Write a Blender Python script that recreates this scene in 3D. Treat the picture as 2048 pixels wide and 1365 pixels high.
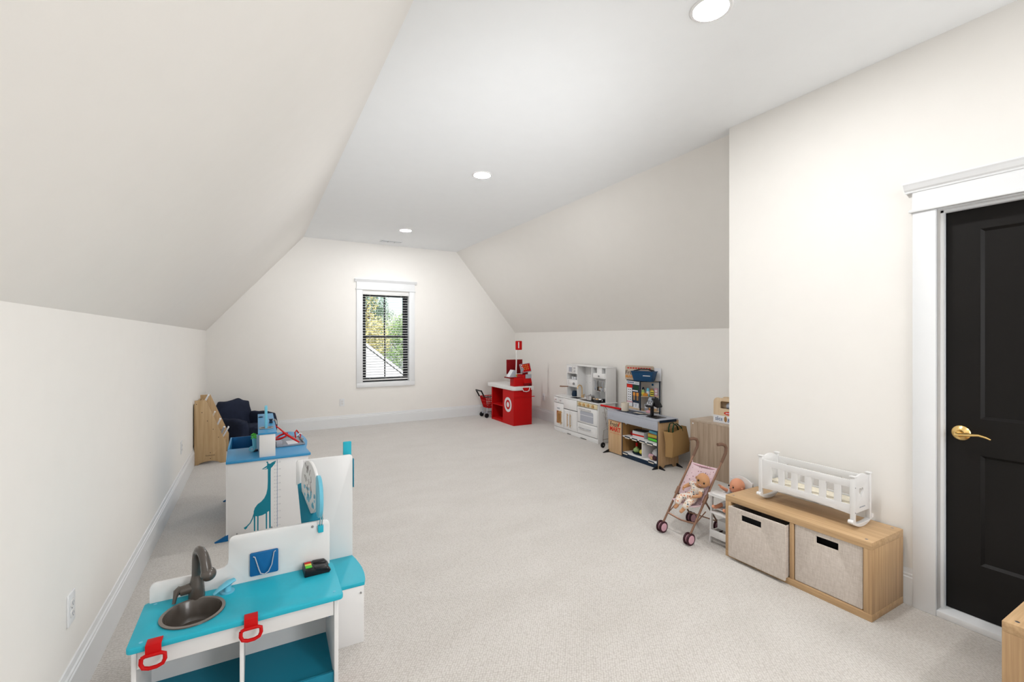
import bpy, bmesh, math, random
from mathutils import Vector, Matrix, Euler
R = math.radians
for o in list(bpy.data.objects): bpy.data.objects.remove(o)
SC = bpy.context.scene
COL = SC.collection
# ---------------------------------------------------------------- camera
cd = bpy.data.cameras.new('camera'); cam = bpy.data.objects.new('camera', cd); COL.objects.link(cam)
cam.location = (0, 0, 1.38); cam.rotation_euler = (R(90), 0, R(-29.252))
cd.sensor_width = 36; cd.lens = 911.8/2048*36; cd.shift_y = -0.00287; cd.clip_start = .05; cd.clip_end = 300
SC.camera = cam
# ---------------------------------------------------------------- world, sun, lights, exposure
W = bpy.data.worlds.new('world'); SC.world = W; W.use_nodes = True
wt = W.node_tree; wt.nodes.clear()
sky = wt.nodes.new('ShaderNodeTexSky'); sky.sky_type = 'NISHITA'; sky.sun_disc = False
sky.sun_elevation = R(42); sky.sun_rotation = R(200); sky.air_density = 1.0; sky.dust_density = 1.5
wb = wt.nodes.new('ShaderNodeBackground'); wb.inputs[1].default_value = 0.20
wo = wt.nodes.new('ShaderNodeOutputWorld')
wt.links.new(sky.outputs[0], wb.inputs[0]); wt.links.new(wb.outputs[0], wo.inputs[0])
sd = bpy.data.lights.new('sun', 'SUN'); sd.energy = 4.0; sd.angle = R(.6); sd.color = (1, .95, .86)
sun = bpy.data.objects.new('sun', sd); COL.objects.link(sun); sun.rotation_euler = (R(50), 0, R(-28))
# unseen area lamp added behind the camera as soft fill
def area(name, loc, rot, sx, sy, e, col):
    a = bpy.data.lights.new(name, 'AREA'); a.shape = 'RECTANGLE'; a.size = sx; a.size_y = sy; a.energy = e; a.color = col
    o = bpy.data.objects.new(name, a); COL.objects.link(o); o.location = loc; o.rotation_euler = rot; return o
area('rear_fill', (1.9, -2.40, 1.55), (R(90), 0, R(22)), 1.6, 1.6, 62, (.97, .98, 1.0))
# unseen spot added behind the camera to brighten the ceiling
fs = bpy.data.lights.new('ceiling_fill', 'SPOT'); fs.energy = 520; fs.spot_size = R(48); fs.spot_blend = 1.0; fs.shadow_soft_size = .35; fs.color = (.97, .98, 1.0)
fo_ = bpy.data.objects.new('ceiling_fill', fs); COL.objects.link(fo_); fo_.location = (1.1, -.8, 1.0)
fo_.rotation_euler = Vector((.11, 1, .30)).to_track_quat('-Z', 'Y').to_euler()
LAMP = 325.0
SC.view_settings.view_transform = 'Standard'; SC.view_settings.look = 'None'
SC.view_settings.exposure = 0.2; SC.view_settings.gamma = 1.0; SC.view_settings.use_curve_mapping = False
# ---------------------------------------------------------------- helpers
def mat(name, col, rough=.5, metal=0, spec=.28, var=0, vscale=8, bump=0, bscale=60, trans=0, emit=0, coat=0, ior=1.45, alpha=1):
    m = bpy.data.materials.new(name); m.use_nodes = True; nt = m.node_tree
    b = nt.nodes['Principled BSDF']
    b.inputs['Base Color'].default_value = (*col, 1); b.inputs['Roughness'].default_value = rough
    b.inputs['Metallic'].default_value = metal; b.inputs['Specular IOR Level'].default_value = spec
    b.inputs['Transmission Weight'].default_value = trans; b.inputs['IOR'].default_value = ior
    b.inputs['Coat Weight'].default_value = coat; b.inputs['Alpha'].default_value = alpha
    if emit:
        b.inputs['Emission Color'].default_value = (*col, 1); b.inputs['Emission Strength'].default_value = emit
    tc = nt.nodes.new('ShaderNodeTexCoord')
    nz = nt.nodes.new('ShaderNodeTexNoise'); nz.inputs['Scale'].default_value = vscale; nz.inputs['Detail'].default_value = 4
    nt.links.new(tc.outputs['Object'], nz.inputs['Vector'])
    if var == 0: var = .015
    mx = nt.nodes.new('ShaderNodeMix'); mx.data_type = 'RGBA'
    mx.inputs[6].default_value = (*[min(1, c*(1+var)) for c in col], 1); mx.inputs[7].default_value = (*[c*(1-var) for c in col], 1)
    nt.links.new(nz.outputs['Fac'], mx.inputs[0]); nt.links.new(mx.outputs[2], b.inputs['Base Color'])
    if bump:
        n2 = nt.nodes.new('ShaderNodeTexNoise'); n2.inputs['Scale'].default_value = bscale; n2.inputs['Detail'].default_value = 3
        nt.links.new(tc.outputs['Object'], n2.inputs['Vector'])
        bp = nt.nodes.new('ShaderNodeBump'); bp.inputs['Strength'].default_value = bump; bp.inputs['Distance'].default_value = .002
        nt.links.new(n2.outputs['Fac'], bp.inputs['Height']); nt.links.new(bp.outputs[0], b.inputs['Normal'])
    return m
def wood(name, c1, c2, axis='z', scale=40, rough=.45):
    m = bpy.data.materials.new(name); m.use_nodes = True; nt = m.node_tree; b = nt.nodes['Principled BSDF']
    tc = nt.nodes.new('ShaderNodeTexCoord'); mp = nt.nodes.new('ShaderNodeMapping')
    s = {'x': (1.2, scale, scale), 'y': (scale, 1.2, scale), 'z': (scale, scale, 1.2)}[axis]
    mp.inputs['Scale'].default_value = s
    nz = nt.nodes.new('ShaderNodeTexNoise'); nz.inputs['Scale'].default_value = 1.6; nz.inputs['Detail'].default_value = 7; nz.inputs['Roughness'].default_value = .62
    cr = nt.nodes.new('ShaderNodeValToRGB'); cr.color_ramp.elements[0].position = .36; cr.color_ramp.elements[1].position = .62
    cr.color_ramp.elements[0].color = (*c2, 1); cr.color_ramp.elements[1].color = (*c1, 1)
    nt.links.new(tc.outputs['Object'], mp.inputs[0]); nt.links.new(mp.outputs[0], nz.inputs['Vector'])
    nt.links.new(nz.outputs['Fac'], cr.inputs[0]); nt.links.new(cr.outputs[0], b.inputs['Base Color'])
    bp = nt.nodes.new('ShaderNodeBump'); bp.inputs['Strength'].default_value = .12; bp.inputs['Distance'].default_value = .001
    nt.links.new(nz.outputs['Fac'], bp.inputs['Height']); nt.links.new(bp.outputs[0], b.inputs['Normal'])
    b.inputs['Roughness'].default_value = rough; b.inputs['Specular IOR Level'].default_value = .3
    return m
def tag(o, label=None, cat=None, group=None, kind=None):
    if label: o['label'] = label
    if cat: o['category'] = cat
    if group: o['group'] = group
    if kind: o['kind'] = kind
    return o
def link(o, parent=None):
    COL.objects.link(o)
    if parent is not None: o.parent = parent
    return o
def empty(name, loc=(0, 0, 0), rz=0, label=None, cat=None, group=None, rot=None):
    o = bpy.data.objects.new(name, None); o.empty_display_size = .05; COL.objects.link(o)
    o.location = loc; o.rotation_euler = rot if rot else (0, 0, R(rz))
    return tag(o, label, cat, group)
def copy_tree(o, parent=None):
    c = o.copy(); COL.objects.link(c); c.parent = parent
    for ch in [x for x in bpy.data.objects if x.parent == o]: copy_tree(ch, c)
    return c
AX = {'xy': lambda a, b, c: (a, b, c), 'xz': lambda a, b, c: (a, c, b), 'yz': lambda a, b, c: (c, a, b)}
class B:
    def __init__(s): s.bm = bmesh.new()
    def _add(s, vs, fs):
        v = [s.bm.verts.new(p) for p in vs]
        for f in fs:
            try: s.bm.faces.new([v[i] for i in f])
            except ValueError: pass
        return v
    def box(s, x0, x1, y0, y1, z0, z1, m=None):
        p = [(x0, y0, z0), (x1, y0, z0), (x1, y1, z0), (x0, y1, z0), (x0, y0, z1), (x1, y0, z1), (x1, y1, z1), (x0, y1, z1)]
        if m is not None: p = [m @ Vector(q) for q in p]
        s._add(p, [(0, 3, 2, 1), (4, 5, 6, 7), (0, 1, 5, 4), (1, 2, 6, 5), (2, 3, 7, 6), (3, 0, 4, 7)]); return s
    def prism(s, poly, plane, a, b, top=None):
        f = AX[plane]; n = len(poly); top = top or poly
        p = [f(x, y, a) for x, y in poly] + [f(x, y, b) for x, y in top]
        s._add(p, [tuple(range(n)), tuple(range(2*n-1, n-1, -1))] + [(i, (i+1) % n, n+(i+1) % n, n+i) for i in range(n)]); return s
    def tube(s, pts, r, n=8, caps=True, sq=None):
        pts = [Vector(p) for p in pts]; rr = r if isinstance(r, (list, tuple)) else [r]*len(pts)
        rings = []; up = None
        for i, p in enumerate(pts):
            d = (pts[min(i+1, len(pts)-1)] - pts[max(i-1, 0)]).normalized()
            if up is None:
                up = Vector((0, 0, 1)) if abs(d.z) < .9 else Vector((1, 0, 0))
            a = d.cross(up)
            if a.length < 1e-6: a = d.orthogonal()
            a.normalize(); c = a.cross(d).normalized(); up = c
            rings.append([s.bm.verts.new(p + (a*math.cos(t) + c*math.sin(t)*(sq or 1))*rr[i]) for t in [2*math.pi*k/n for k in range(n)]])
        for q, w in zip(rings, rings[1:]):
            for k in range(n): s.bm.faces.new([q[k], q[(k+1) % n], w[(k+1) % n], w[k]])
        if caps:
            s.bm.faces.new(list(reversed(rings[0]))); s.bm.faces.new(rings[-1])
        return s
    def lathe(s, prof, c=(0, 0, 0), n=24, axis='z', sx=1, sy=1):
        c = Vector(c); rings = []
        def pt(r, h, t):
            x, y = r*math.cos(t)*sx, r*math.sin(t)*sy
            return c + Vector({'z': (x, y, h), 'x': (h, x, y), 'y': (x, h, y)}[axis])
        for r, h in prof:
            if r < 1e-6: rings.append([s.bm.verts.new(pt(0, h, 0))])
            else: rings.append([s.bm.verts.new(pt(r, h, 2*math.pi*k/n)) for k in range(n)])
        for q, w in zip(rings, rings[1:]):
            for k in range(n):
                k2 = (k+1) % n
                if len(q) == 1 and len(w) == 1: continue
                if len(q) == 1: s.bm.faces.new([q[0], w[k2], w[k]])
                elif len(w) == 1: s.bm.faces.new([q[k], q[k2], w[0]])
                else: s.bm.faces.new([q[k], q[k2], w[k2], w[k]])
        return s
    def ball(s, c, r, n=12, m=8):
        r = r if isinstance(r, (tuple, list)) else (r, r, r)
        mt = Matrix.Translation(c) @ Matrix.Diagonal((*r, 1))
        bmesh.ops.create_uvsphere(s.bm, u_segments=n, v_segments=m, radius=1, matrix=mt); return s
    def xf(s, m): bmesh.ops.transform(s.bm, matrix=m, verts=s.bm.verts); return s
    def out(s, name, m, parent=None, smooth=False, bev=0, seg=2, label=None, angle=35):
        bm = s.bm
        bmesh.ops.recalc_face_normals(bm, faces=bm.faces)
        if bev:
            es = [e for e in bm.edges if len(e.link_faces) == 2 and e.calc_face_angle(0) > R(30)]
            bmesh.ops.bevel(bm, geom=es, offset=bev, segments=seg, profile=.5, affect='EDGES', clamp_overlap=True)
        me = bpy.data.meshes.new(name); bm.to_mesh(me); bm.free()
        return fin(name, me, m, parent, smooth or bev > 0, label, angle)
def fin(name, me, m, parent=None, smooth=False, label=None, angle=35):
    if m is not None:
        me.materials.clear(); me.materials.append(m)
    if smooth:
        for p in me.polygons: p.use_smooth = True
        try: me.set_sharp_from_angle(angle=R(angle))
        except Exception: pass
    o = bpy.data.objects.new(name, me); link(o, parent)
    if label: o['label'] = label
    return o
def rrect(x0, x1, y0, y1, r, n=5):
    """rounded rectangle; r is one radius or four (bl, br, tr, tl)"""
    r = r if isinstance(r, (list, tuple)) else [r]*4
    out = []
    for (cx, cy, a0), q in zip([(x0, y0, 180), (x1, y0, 270), (x1, y1, 0), (x0, y1, 90)], r):
        if q <= 0: out.append((cx, cy)); continue
        mx = cx + q if cx == x0 else cx - q; my = cy + q if cy == y0 else cy - q
        for k in range(n+1):
            a = R(a0 + 90*k/n); out.append((mx + q*math.cos(a), my + q*math.sin(a)))
    return out
def circ(cx, cy, rx, ry=None, n=24):
    ry = ry or rx
    return [(cx + rx*math.cos(2*math.pi*k/n), cy + ry*math.sin(2*math.pi*k/n)) for k in range(n)]
def plate_mesh(loops, plane, a, b, bev=0):
    """flat board with holes: first loop the outline, the others holes; spans a..b along the third axis"""
    cu = bpy.data.curves.new('c', 'CURVE'); cu.dimensions = '2D'; cu.fill_mode = 'BOTH'
    for lp in loops:
        sp = cu.splines.new('POLY'); sp.points.add(len(lp)-1); sp.use_cyclic_u = True
        for i, (x, y) in enumerate(lp): sp.points[i].co = (x, y, 0, 1)
    th = abs(b-a); cu.extrude = max(th/2 - bev, 1e-5)
    if bev: cu.bevel_depth = bev; cu.bevel_resolution = 1; cu.offset = -bev
    ob = bpy.data.objects.new('c', cu); me = bpy.data.meshes.new_from_object(ob)
    bpy.data.objects.remove(ob); bpy.data.curves.remove(cu)
    mid = (a+b)/2; f = AX[plane]
    for v in me.vertices: v.co = f(v.co.x, v.co.y, v.co.z + mid)
    bm = bmesh.new(); bm.from_mesh(me); bmesh.ops.remove_doubles(bm, verts=bm.verts, dist=1e-5)
    bmesh.ops.recalc_face_normals(bm, faces=bm.faces); bm.to_mesh(me); bm.free()
    return me
def plate(name, loops, plane, a, b, m, parent=None, bev=0, label=None):
    return fin(name, plate_mesh(loops, plane, a, b, bev), m, parent, bev > 0, label)
def text(name, s, size, m, parent=None, loc=(0, 0, 0), rot=(90, 0, 0), ex=.0004, align='CENTER', sx=1, bold=0, shear=0):
    cu = bpy.data.curves.new('t', 'FONT'); cu.body = s; cu.size = size; cu.extrude = ex; cu.align_x = align; cu.align_y = 'CENTER'
    cu.resolution_u = 3; cu.shear = shear; cu.offset = bold
    ob = bpy.data.objects.new('t', cu); me = bpy.data.meshes.new_from_object(ob)
    bpy.data.objects.remove(ob); bpy.data.curves.remove(cu)
    for v in me.vertices: v.co.x *= sx
    o = fin(name, me, m, parent); o.location = loc; o.rotation_euler = [R(a) for a in rot]; return o
def skin_mesh(vs, es, rs, sub=2):
    me = bpy.data.meshes.new('s'); me.from_pydata([Vector(v) for v in vs], es, [])
    ob = bpy.data.objects.new('s', me); COL.objects.link(ob)
    md = ob.modifiers.new('k', 'SKIN'); md.use_smooth_shade = True
    for i, r in enumerate(rs):
        r = r if isinstance(r, (tuple, list)) else (r, r)
        me.skin_vertices[0].data[i].radius = r
    me.skin_vertices[0].data[0].use_root = True
    s = ob.modifiers.new('u', 'SUBSURF'); s.levels = sub; s.render_levels = sub
    dg = bpy.context.evaluated_depsgraph_get(); dg.update()
    out = bpy.data.meshes.new_from_object(ob.evaluated_get(dg)); bpy.data.objects.remove(ob)
    return out
def skin(name, vs, es, rs, m, parent=None, sub=2, label=None):
    return fin(name, skin_mesh(vs, es, rs, sub), m, parent, True, label, 180)
def struct(o): o['kind'] = 'structure'; return o
# ---------------------------------------------------------------- materials
m_wall = mat('wall_paint', (.865, .845, .812), .85, spec=.2, bump=.05, bscale=120)
m_ceil = mat('ceiling_paint', (.92, .94, .955), .9, spec=.2, bump=.04, bscale=120)
m_trim = mat('trim_paint', (.80, .815, .83), .35, spec=.4)
m_black = mat('door_black', (.008, .007, .0065), .45, spec=.22, var=.25, vscale=3)
m_sash = mat('sash_black', (.012, .013, .018), .4)
m_brass = mat('satin_brass', (.86, .60, .24), .22, 1)
m_slat = mat('blind_white', (.80, .80, .79), .45)
m_glass = mat('window_glass', (1, 1, 1), 0, trans=1, ior=1.01)
m_white = mat('toy_white', (.77, .765, .76), .3, spec=.5)
m_whitep = mat('kitchen_white', (.82, .82, .82), .3)
m_teal = mat('toy_teal', (.022, .42, .55), .4, var=.03)
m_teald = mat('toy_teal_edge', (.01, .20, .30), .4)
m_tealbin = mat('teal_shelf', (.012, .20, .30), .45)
m_blue = mat('toy_blue', (.04, .27, .52), .35, var=.04)
m_blued = mat('toy_blue_deep', (.008, .125, .33), .4)
m_bask = mat('basket_navy', (.008, .06, .15), .4)
m_skyb = mat('toy_light_blue', (.16, .52, .68), .35)
m_bronze = mat('toy_bronze', (.075, .062, .052), .24, spec=.6, coat=.3)
m_bronzel = mat('toy_bronze_rim', (.20, .175, .155), .35, spec=.5)
m_red = mat('toy_red', (.53, .004, .005), .45, spec=.2)
m_redd = mat('toy_red_dark', (.22, .003, .006), .45, spec=.2)
m_blk = mat('plastic_black', (.012, .012, .014), .3)
m_dark = mat('dark_void', (.01, .01, .011), .8)
m_screw = mat('screw_steel', (.32, .32, .33), .35, 1)
m_steel = mat('steel', (.62, .62, .63), .22, 1)
m_navyp = mat('navy_plastic', (.008, .024, .052), .4)
m_grey = mat('grey_board', (.42, .44, .50), .5)
m_oak = wood('oak_x', (.60, .40, .22), (.47, .30, .155), 'x')
m_oakz = wood('oak_z', (.56, .37, .20), (.42, .26, .135), 'z')
m_oaky = wood('oak_y', (.58, .385, .21), (.46, .29, .15), 'y')
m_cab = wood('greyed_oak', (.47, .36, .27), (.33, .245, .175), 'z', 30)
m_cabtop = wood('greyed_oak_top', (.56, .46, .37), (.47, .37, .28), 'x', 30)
m_birch = wood('birch_ply', (.58, .41, .23), (.49, .33, .17), 'z', 25)
m_martw = wood('maple_panel', (.62, .42, .24), (.52, .33, .17), 'z', 25)
m_martd = wood('amber_panel', (.40, .22, .08), (.30, .155, .05), 'z', 25)
m_light = wood('pale_wood', (.72, .56, .38), (.64, .47, .30), 'z', 25)
m_navy = mat('navy_corduroy', (.014, .020, .042), .85, var=.3, vscale=14, bump=.6, bscale=90)
m_gold = mat('brushed_gold', (.72, .48, .22), .3, 1)
m_cream = mat('cream_paint', (.70, .62, .42), .5)
m_skin = mat('doll_vinyl', (.50, .26, .13), .42, var=.05)
m_skin2 = mat('doll_vinyl_pink', (.72, .33, .20), .42, var=.05)
m_pink = mat('pink_fabric', (.62, .46, .48), .8, var=.05, bump=.3, bscale=200)
m_pinkw = mat('pink_plastic', (.62, .36, .42), .5)
m_rose = mat('rose_gold_frame', (.27, .155, .105), .35, .5)
m_grip = mat('grip_brown', (.16, .09, .06), .5)
m_plum = mat('plum_rubber', (.045, .012, .018), .5)
m_burl = mat('kraft_canvas', (.42, .26, .11), .8, var=.06, bump=.3, bscale=200)
m_green = mat('dark_green', (.006, .045, .018), .5)
m_lime = mat('lime_green', (.10, .62, .05), .4)
m_yel = mat('yellow', (.72, .62, .10), .45)
m_cup = mat('mug_cream', (.70, .63, .53), .35)
m_txtb = mat('ink_blue', (.01, .07, .20), .6)
m_txtk = mat('ink_black', (.02, .02, .02), .6)
m_txtr = mat('ink_red', (.62, .02, .01), .6)
m_txtg = mat('ink_grey', (.30, .33, .38), .6)
m_orange = mat('orange', (.70, .28, .04), .5)
m_paper = mat('paper_white', (.76, .77, .80), .7)
# ---------------------------------------------------------------- carpet
m_carpet = bpy.data.materials.new('loop_carpet'); m_carpet.use_nodes = True
nt = m_carpet.node_tree; pb = nt.nodes['Principled BSDF']; pb.inputs['Roughness'].default_value = .95; pb.inputs['Specular IOR Level'].default_value = .1; pb.inputs['Sheen Weight'].default_value = .7; pb.inputs['Sheen Roughness'].default_value = .45; pb.inputs['Sheen Tint'].default_value = (.95, .97, 1, 1)
tc = nt.nodes.new('ShaderNodeTexCoord')
mp = nt.nodes.new('ShaderNodeMapping'); mp.inputs['Rotation'].default_value = (0, 0, R(38)); mp.inputs['Scale'].default_value = (1, 1, 1)
vo = nt.nodes.new('ShaderNodeTexVoronoi'); vo.inputs['Scale'].default_value = 100; vo.inputs['Randomness'].default_value = .38
nt.links.new(tc.outputs['Object'], mp.inputs[0]); nt.links.new(mp.outputs[0], vo.inputs['Vector'])
# broad pile direction marks left by the vacuum cleaner
mp2 = nt.nodes.new('ShaderNodeMapping'); mp2.inputs['Rotation'].default_value = (0, 0, R(-52)); mp2.inputs['Scale'].default_value = (.9, 1.7, 1)
n1 = nt.nodes.new('ShaderNodeTexNoise'); n1.inputs['Scale'].default_value = 2.2; n1.inputs['Detail'].default_value = 4; n1.inputs['Distortion'].default_value = .6
nt.links.new(tc.outputs['Object'], mp2.inputs[0]); nt.links.new(mp2.outputs[0], n1.inputs['Vector'])
cr = nt.nodes.new('ShaderNodeValToRGB'); cr.color_ramp.elements[0].position = .3; cr.color_ramp.elements[1].position = .72
cr.color_ramp.elements[0].color = (.625, .59, .55, 1); cr.color_ramp.elements[1].color = (.685, .652, .615, 1)
nt.links.new(n1.outputs['Fac'], cr.inputs[0])
cr2 = nt.nodes.new('ShaderNodeValToRGB'); cr2.color_ramp.elements[0].position = .25; cr2.color_ramp.elements[1].position = .75
cr2.color_ramp.elements[0].color = (1, 1, 1, 1); cr2.color_ramp.elements[1].color = (.58, .55, .52, 1)
nt.links.new(vo.outputs['Distance'], cr2.inputs[0])
mx = nt.nodes.new('ShaderNodeMix'); mx.data_type = 'RGBA'; mx.blend_type = 'MULTIPLY'; mx.inputs[0].default_value = .7
nt.links.new(cr.outputs[0], mx.inputs[6]); nt.links.new(cr2.outputs[0], mx.inputs[7]); nt.links.new(mx.outputs[2], pb.inputs['Base Color'])
bp = nt.nodes.new('ShaderNodeBump'); bp.invert = True; bp.inputs['Strength'].default_value = .5; bp.inputs['Distance'].default_value = .004
nt.links.new(vo.outputs['Distance'], bp.inputs['Height']); nt.links.new(bp.outputs[0], pb.inputs['Normal'])
# ---------------------------------------------------------------- the room
XL, XR, XN, YF, YB, ZK, ZC = -.6, 4.23, 2.955, 7.43, -2.5, 1.48, 2.886
YJ = 2.09
struct(B().box(XL-.15, XR+.15, YB-.15, YF+.15, -.1, 0).out('floor', m_carpet))
struct(B().box(.61, 3.05, YB, YF, ZC, ZC+.12).out('ceiling', m_ceil))
struct(B().box(XL-.15, XL, YB-.15, YF+.15, 0, ZK).out('wall_left', m_wall))
struct(B().prism([(XL, ZK), (.61, ZC), (.61, ZC+.12), (XL-.15, ZK+.1), (XL-.15, ZK)], 'xz', YB-.15, YF+.15).out('wall_left_slope', m_wall))
struct(B().box(XR, XR+.15, YJ, YF+.15, 0, ZK).out('wall_right', m_wall))
struct(B().prism([(XR, ZK), (3.05, ZC), (3.05, ZC+.12), (XR+.15, ZK+.1), (XR+.15, ZK)], 'xz', YJ, YF+.15).out('wall_right_slope', m_wall))
WX0, WX1, WZ0, WZ1 = 1.455, 2.205, .672, 2.13
struct(plate('wall_far', [[(XL-.1, 0), (XR+.1, 0), (XR+.1, ZK), (3.05, ZC+.05), (.61, ZC+.05), (XL-.1, ZK)],
                          [(WX0, WZ0), (WX0, WZ1), (WX1, WZ1), (WX1, WZ0)]], 'xz', YF, YF+.15, m_wall))
DY0, DY1, DZ = .155, .945, 2.03
struct(plate('wall_near_right', [[(YB, 0), (YJ, 0), (YJ, ZC), (YB, ZC)], [(DY0, -.02), (DY0, DZ), (DY1, DZ), (DY1, -.02)]], 'yz', XN, XN+.12, m_wall)) if False else None
wn = B(); wn.box(XN, XN+.14, DY1, YJ, 0, ZC); wn.box(XN, XN+.14, YB-.15, DY0, 0, ZC); wn.box(XN, XN+.14, DY0, DY1, DZ, ZC)
struct(wn.out('wall_near_right', m_wall))
struct(B().box(XN+.14, XR+.15, YJ-.12, YJ, 0, ZC).out('wall_return', m_wall))
struct(B().box(XL-.15, XN+.14, YB-.15, YB, 0, ZC).out('wall_back', m_wall))
def baseboard(name, p0, p1, nrm):
    p0, p1, n = Vector((*p0, 0)), Vector((*p1, 0)), Vector((*nrm, 0))
    prof = [(0, 0), (.015, 0), (.015, .142), (.011, .147), (.0125, .153), (.0125, .158), (.008, .163), (.0055, .1855), (0, .1855)]
    b = B(); n0 = len(prof)
    vs = [p + n*a + Vector((0, 0, h)) for p in (p0, p1) for a, h in prof]
    b._add(vs, [tuple(range(n0)), tuple(range(2*n0-1, n0-1, -1))] + [(i, (i+1) % n0, n0+(i+1) % n0, n0+i) for i in range(n0)])
    struct(b.out(name, m_trim))
baseboard('baseboard_left', (XL, YB), (XL, YF), (1, 0))
baseboard('baseboard_far', (XL, YF), (XR, YF), (0, -1))
baseboard('baseboard_right', (XR, YJ), (XR, YF), (-1, 0))
baseboard('baseboard_return', (XN, YJ), (XR, YJ), (0, 1))
baseboard('baseboard_near_right', (XN, 1.037), (XN, YJ+.015), (-1, 0))
# door casing (craftsman head with crown)
tr = empty('trim_1', (XN, .55, 0)); struct(tr)
B().box(-.02, 0, DY1-.55, 1.037-.55, 0, 2.022).out('casing_leg', m_trim, tr, bev=.002)
B().box(-.02, 0, .063-.55, DY0-.55, 0, 2.022).out('casing_leg', m_trim, tr, bev=.002)
B().box(-.032, 0, .052-.55, 1.050-.55, 2.022, 2.036).out('fillet_strip', m_trim, tr, bev=.003)
B().box(-.022, 0, .063-.55, 1.037-.55, 2.036, 2.14).out('head_board', m_trim, tr)
cpf = [(0, 2.125), (-.026, 2.125), (-.028, 2.133), (-.036, 2.14), (-.046, 2.158), (-.052, 2.166), (-.052, 2.174), (0, 2.174)]
B().prism(cpf, 'xz', .034-.55, 1.066-.55).out('crown', m_trim, tr)
jb = B(); jb.box(0, .14, DY1-.55, DY1-.55+.018, 0, DZ); jb.box(0, .14, DY0-.55-.018, DY0-.55, 0, DZ); jb.box(0, .14, DY0-.55, DY1-.55, DZ-.012, DZ)
jb.out('jamb', m_trim, tr)
js = B(); js.box(.04, .068, DY1-.55-.011, DY1-.55, .03, DZ-.012); js.box(.04, .068, DY0-.55, DY0-.55+.011, .03, DZ-.012); js.box(.04, .068, DY0-.55, DY1-.55, DZ-.023, DZ-.012)
js.out('door_stop', m_trim, tr)
B().box(-.015, .12, DY0-.55, DY1-.55, 0, .03).out('threshold', m_trim, tr, bev=.002)
# door
X0 = 3.03
dr = B(); d0, d1 = DY0+.006, DY1-.010
dr.box(X0, X0+.035, d0, d0+.125, .032, 2.012); dr.box(X0, X0+.035, d1-.125, d1, .032, 2.012)
for z0, z1 in [(.032, .286), (.815, .991), (1.905, 2.012)]: dr.box(X0, X0+.035, d0+.125, d1-.125, z0, z1)
door = struct(dr.out('door_1', m_black)); door['label'] = 'black two-panel interior door with brass lever handle'
for z0, z1 in [(.286, .815), (.991, 1.905)]:
    p = B(); y0, y1 = d0+.125, d1-.125; e = .012
    o_ = [(y0, z0), (y1, z0), (y1, z1), (y0, z1)]; i_ = [(y0+e, z0+e), (y1-e, z0+e), (y1-e, z1-e), (y0+e, z1-e)]
    vs = [(X0+.001, a, b) for a, b in o_] + [(X0+.014, a, b) for a, b in i_]
    p._add(vs, [(i, (i+1) % 4, 4+(i+1) % 4, 4+i) for i in range(4)] + [(4, 5, 6, 7)])
    p.out('door_panel', m_black, door)
hd = B(); hy, hz = .878, .913
hd.lathe([(0, X0-.001), (.036, X0-.001), (.036, X0-.006), (.030, X0-.012), (.016, X0-.018), (.013, X0-.024), (.013, X0-.048), (0, X0-.05)], (0, hy, hz), 28, 'x')
hdl = hd.out('door_handle', m_brass, door, smooth=True, label='brass lever handle')
lv = [(X0-.045, hy+.004, hz-.002), (X0-.052, hy-.008, hz-.004), (X0-.052, hy-.04, hz+.001), (X0-.050, hy-.075, hz+.006), (X0-.048, hy-.1, hz), (X0-.046, hy-.115, hz-.008)]
B().tube(lv, [.014, .0125, .010, .009, .008, .006], 10, sq=.75).out('lever', m_brass, hdl, smooth=True)
# ---------------------------------------------------------------- window
wc = empty('trim_2', (1.83, YF, 0)); struct(wc); cx = 1.83
def wb_(n, x0, x1, y0, y1, z0, z1, bev=.002): return B().box(x0-cx, x1-cx, y0, y1, z0, z1).out(n, m_trim, wc, bev=bev)
wb_('casing_leg', 1.363, WX0, -.02, 0, .672, 2.145); wb_('casing_leg', WX1, 2.297, -.02, 0, .672, 2.145)
wb_('apron', 1.363, 2.297, -.02, 0, .600, .672); wb_('fillet_strip', 1.350, 2.310, -.032, 0, 2.145, 2.158, .003)
wb_('head_board', 1.363, 2.297, -.022, 0, 2.158, 2.28)
B().prism([(0, 2.265), (-.026, 2.265), (-.028, 2.273), (-.036, 2.280), (-.046, 2.298), (-.052, 2.304), (-.052, 2.311), (0, 2.311)], 'yz', 1.335-cx, 2.325-cx).out('crown', m_trim, wc)
j = B(); j.box(WX0-cx, WX0-cx+.006, 0, .14, WZ0, WZ1); j.box(WX1-cx-.006, WX1-cx, 0, .14, WZ0, WZ1); j.box(WX0-cx, WX1-cx, 0, .14, WZ0, WZ0+.006); j.box(WX0-cx, WX1-cx, 0, .14, WZ1-.006, WZ1)
j.out('jamb', m_trim, wc)
win = empty('window_1', (1.83, YF+.09, .672)); struct(win); win['label'] = 'black double-hung window in white casing'
hw, hh = .372, 1.452
fr = B(); fr.box(-hw, -hw+.03, -.01, .05, .006, hh); fr.box(hw-.03, hw, -.01, .05, .006, hh); fr.box(-hw, hw, -.01, .05, .006, .03); fr.box(-hw, hw, -.01, .05, hh-.03, hh)
fr.out('window_frame', m_sash, win)
mid = .735
for n, z0, z1, y in [('lower_sash', .03, mid+.02, -.005), ('upper_sash', mid-.02, hh-.03, .025)]:
    s = B(); a = hw-.03
    s.box(-a, -a+.04, y, y+.025, z0, z1); s.box(a-.04, a, y, y+.025, z0, z1); s.box(-a, a, y, y+.025, z0, z0+.04); s.box(-a, a, y, y+.025, z1-.04, z1)
    s.box(-.009, .009, y+.004, y+.021, z0, z1)
    so = s.out(n, m_sash, win)
    B().box(-a+.04, a-.04, y+.010, y+.014, z0+.04, z1-.04).out('pane', m_glass, so)
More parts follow.
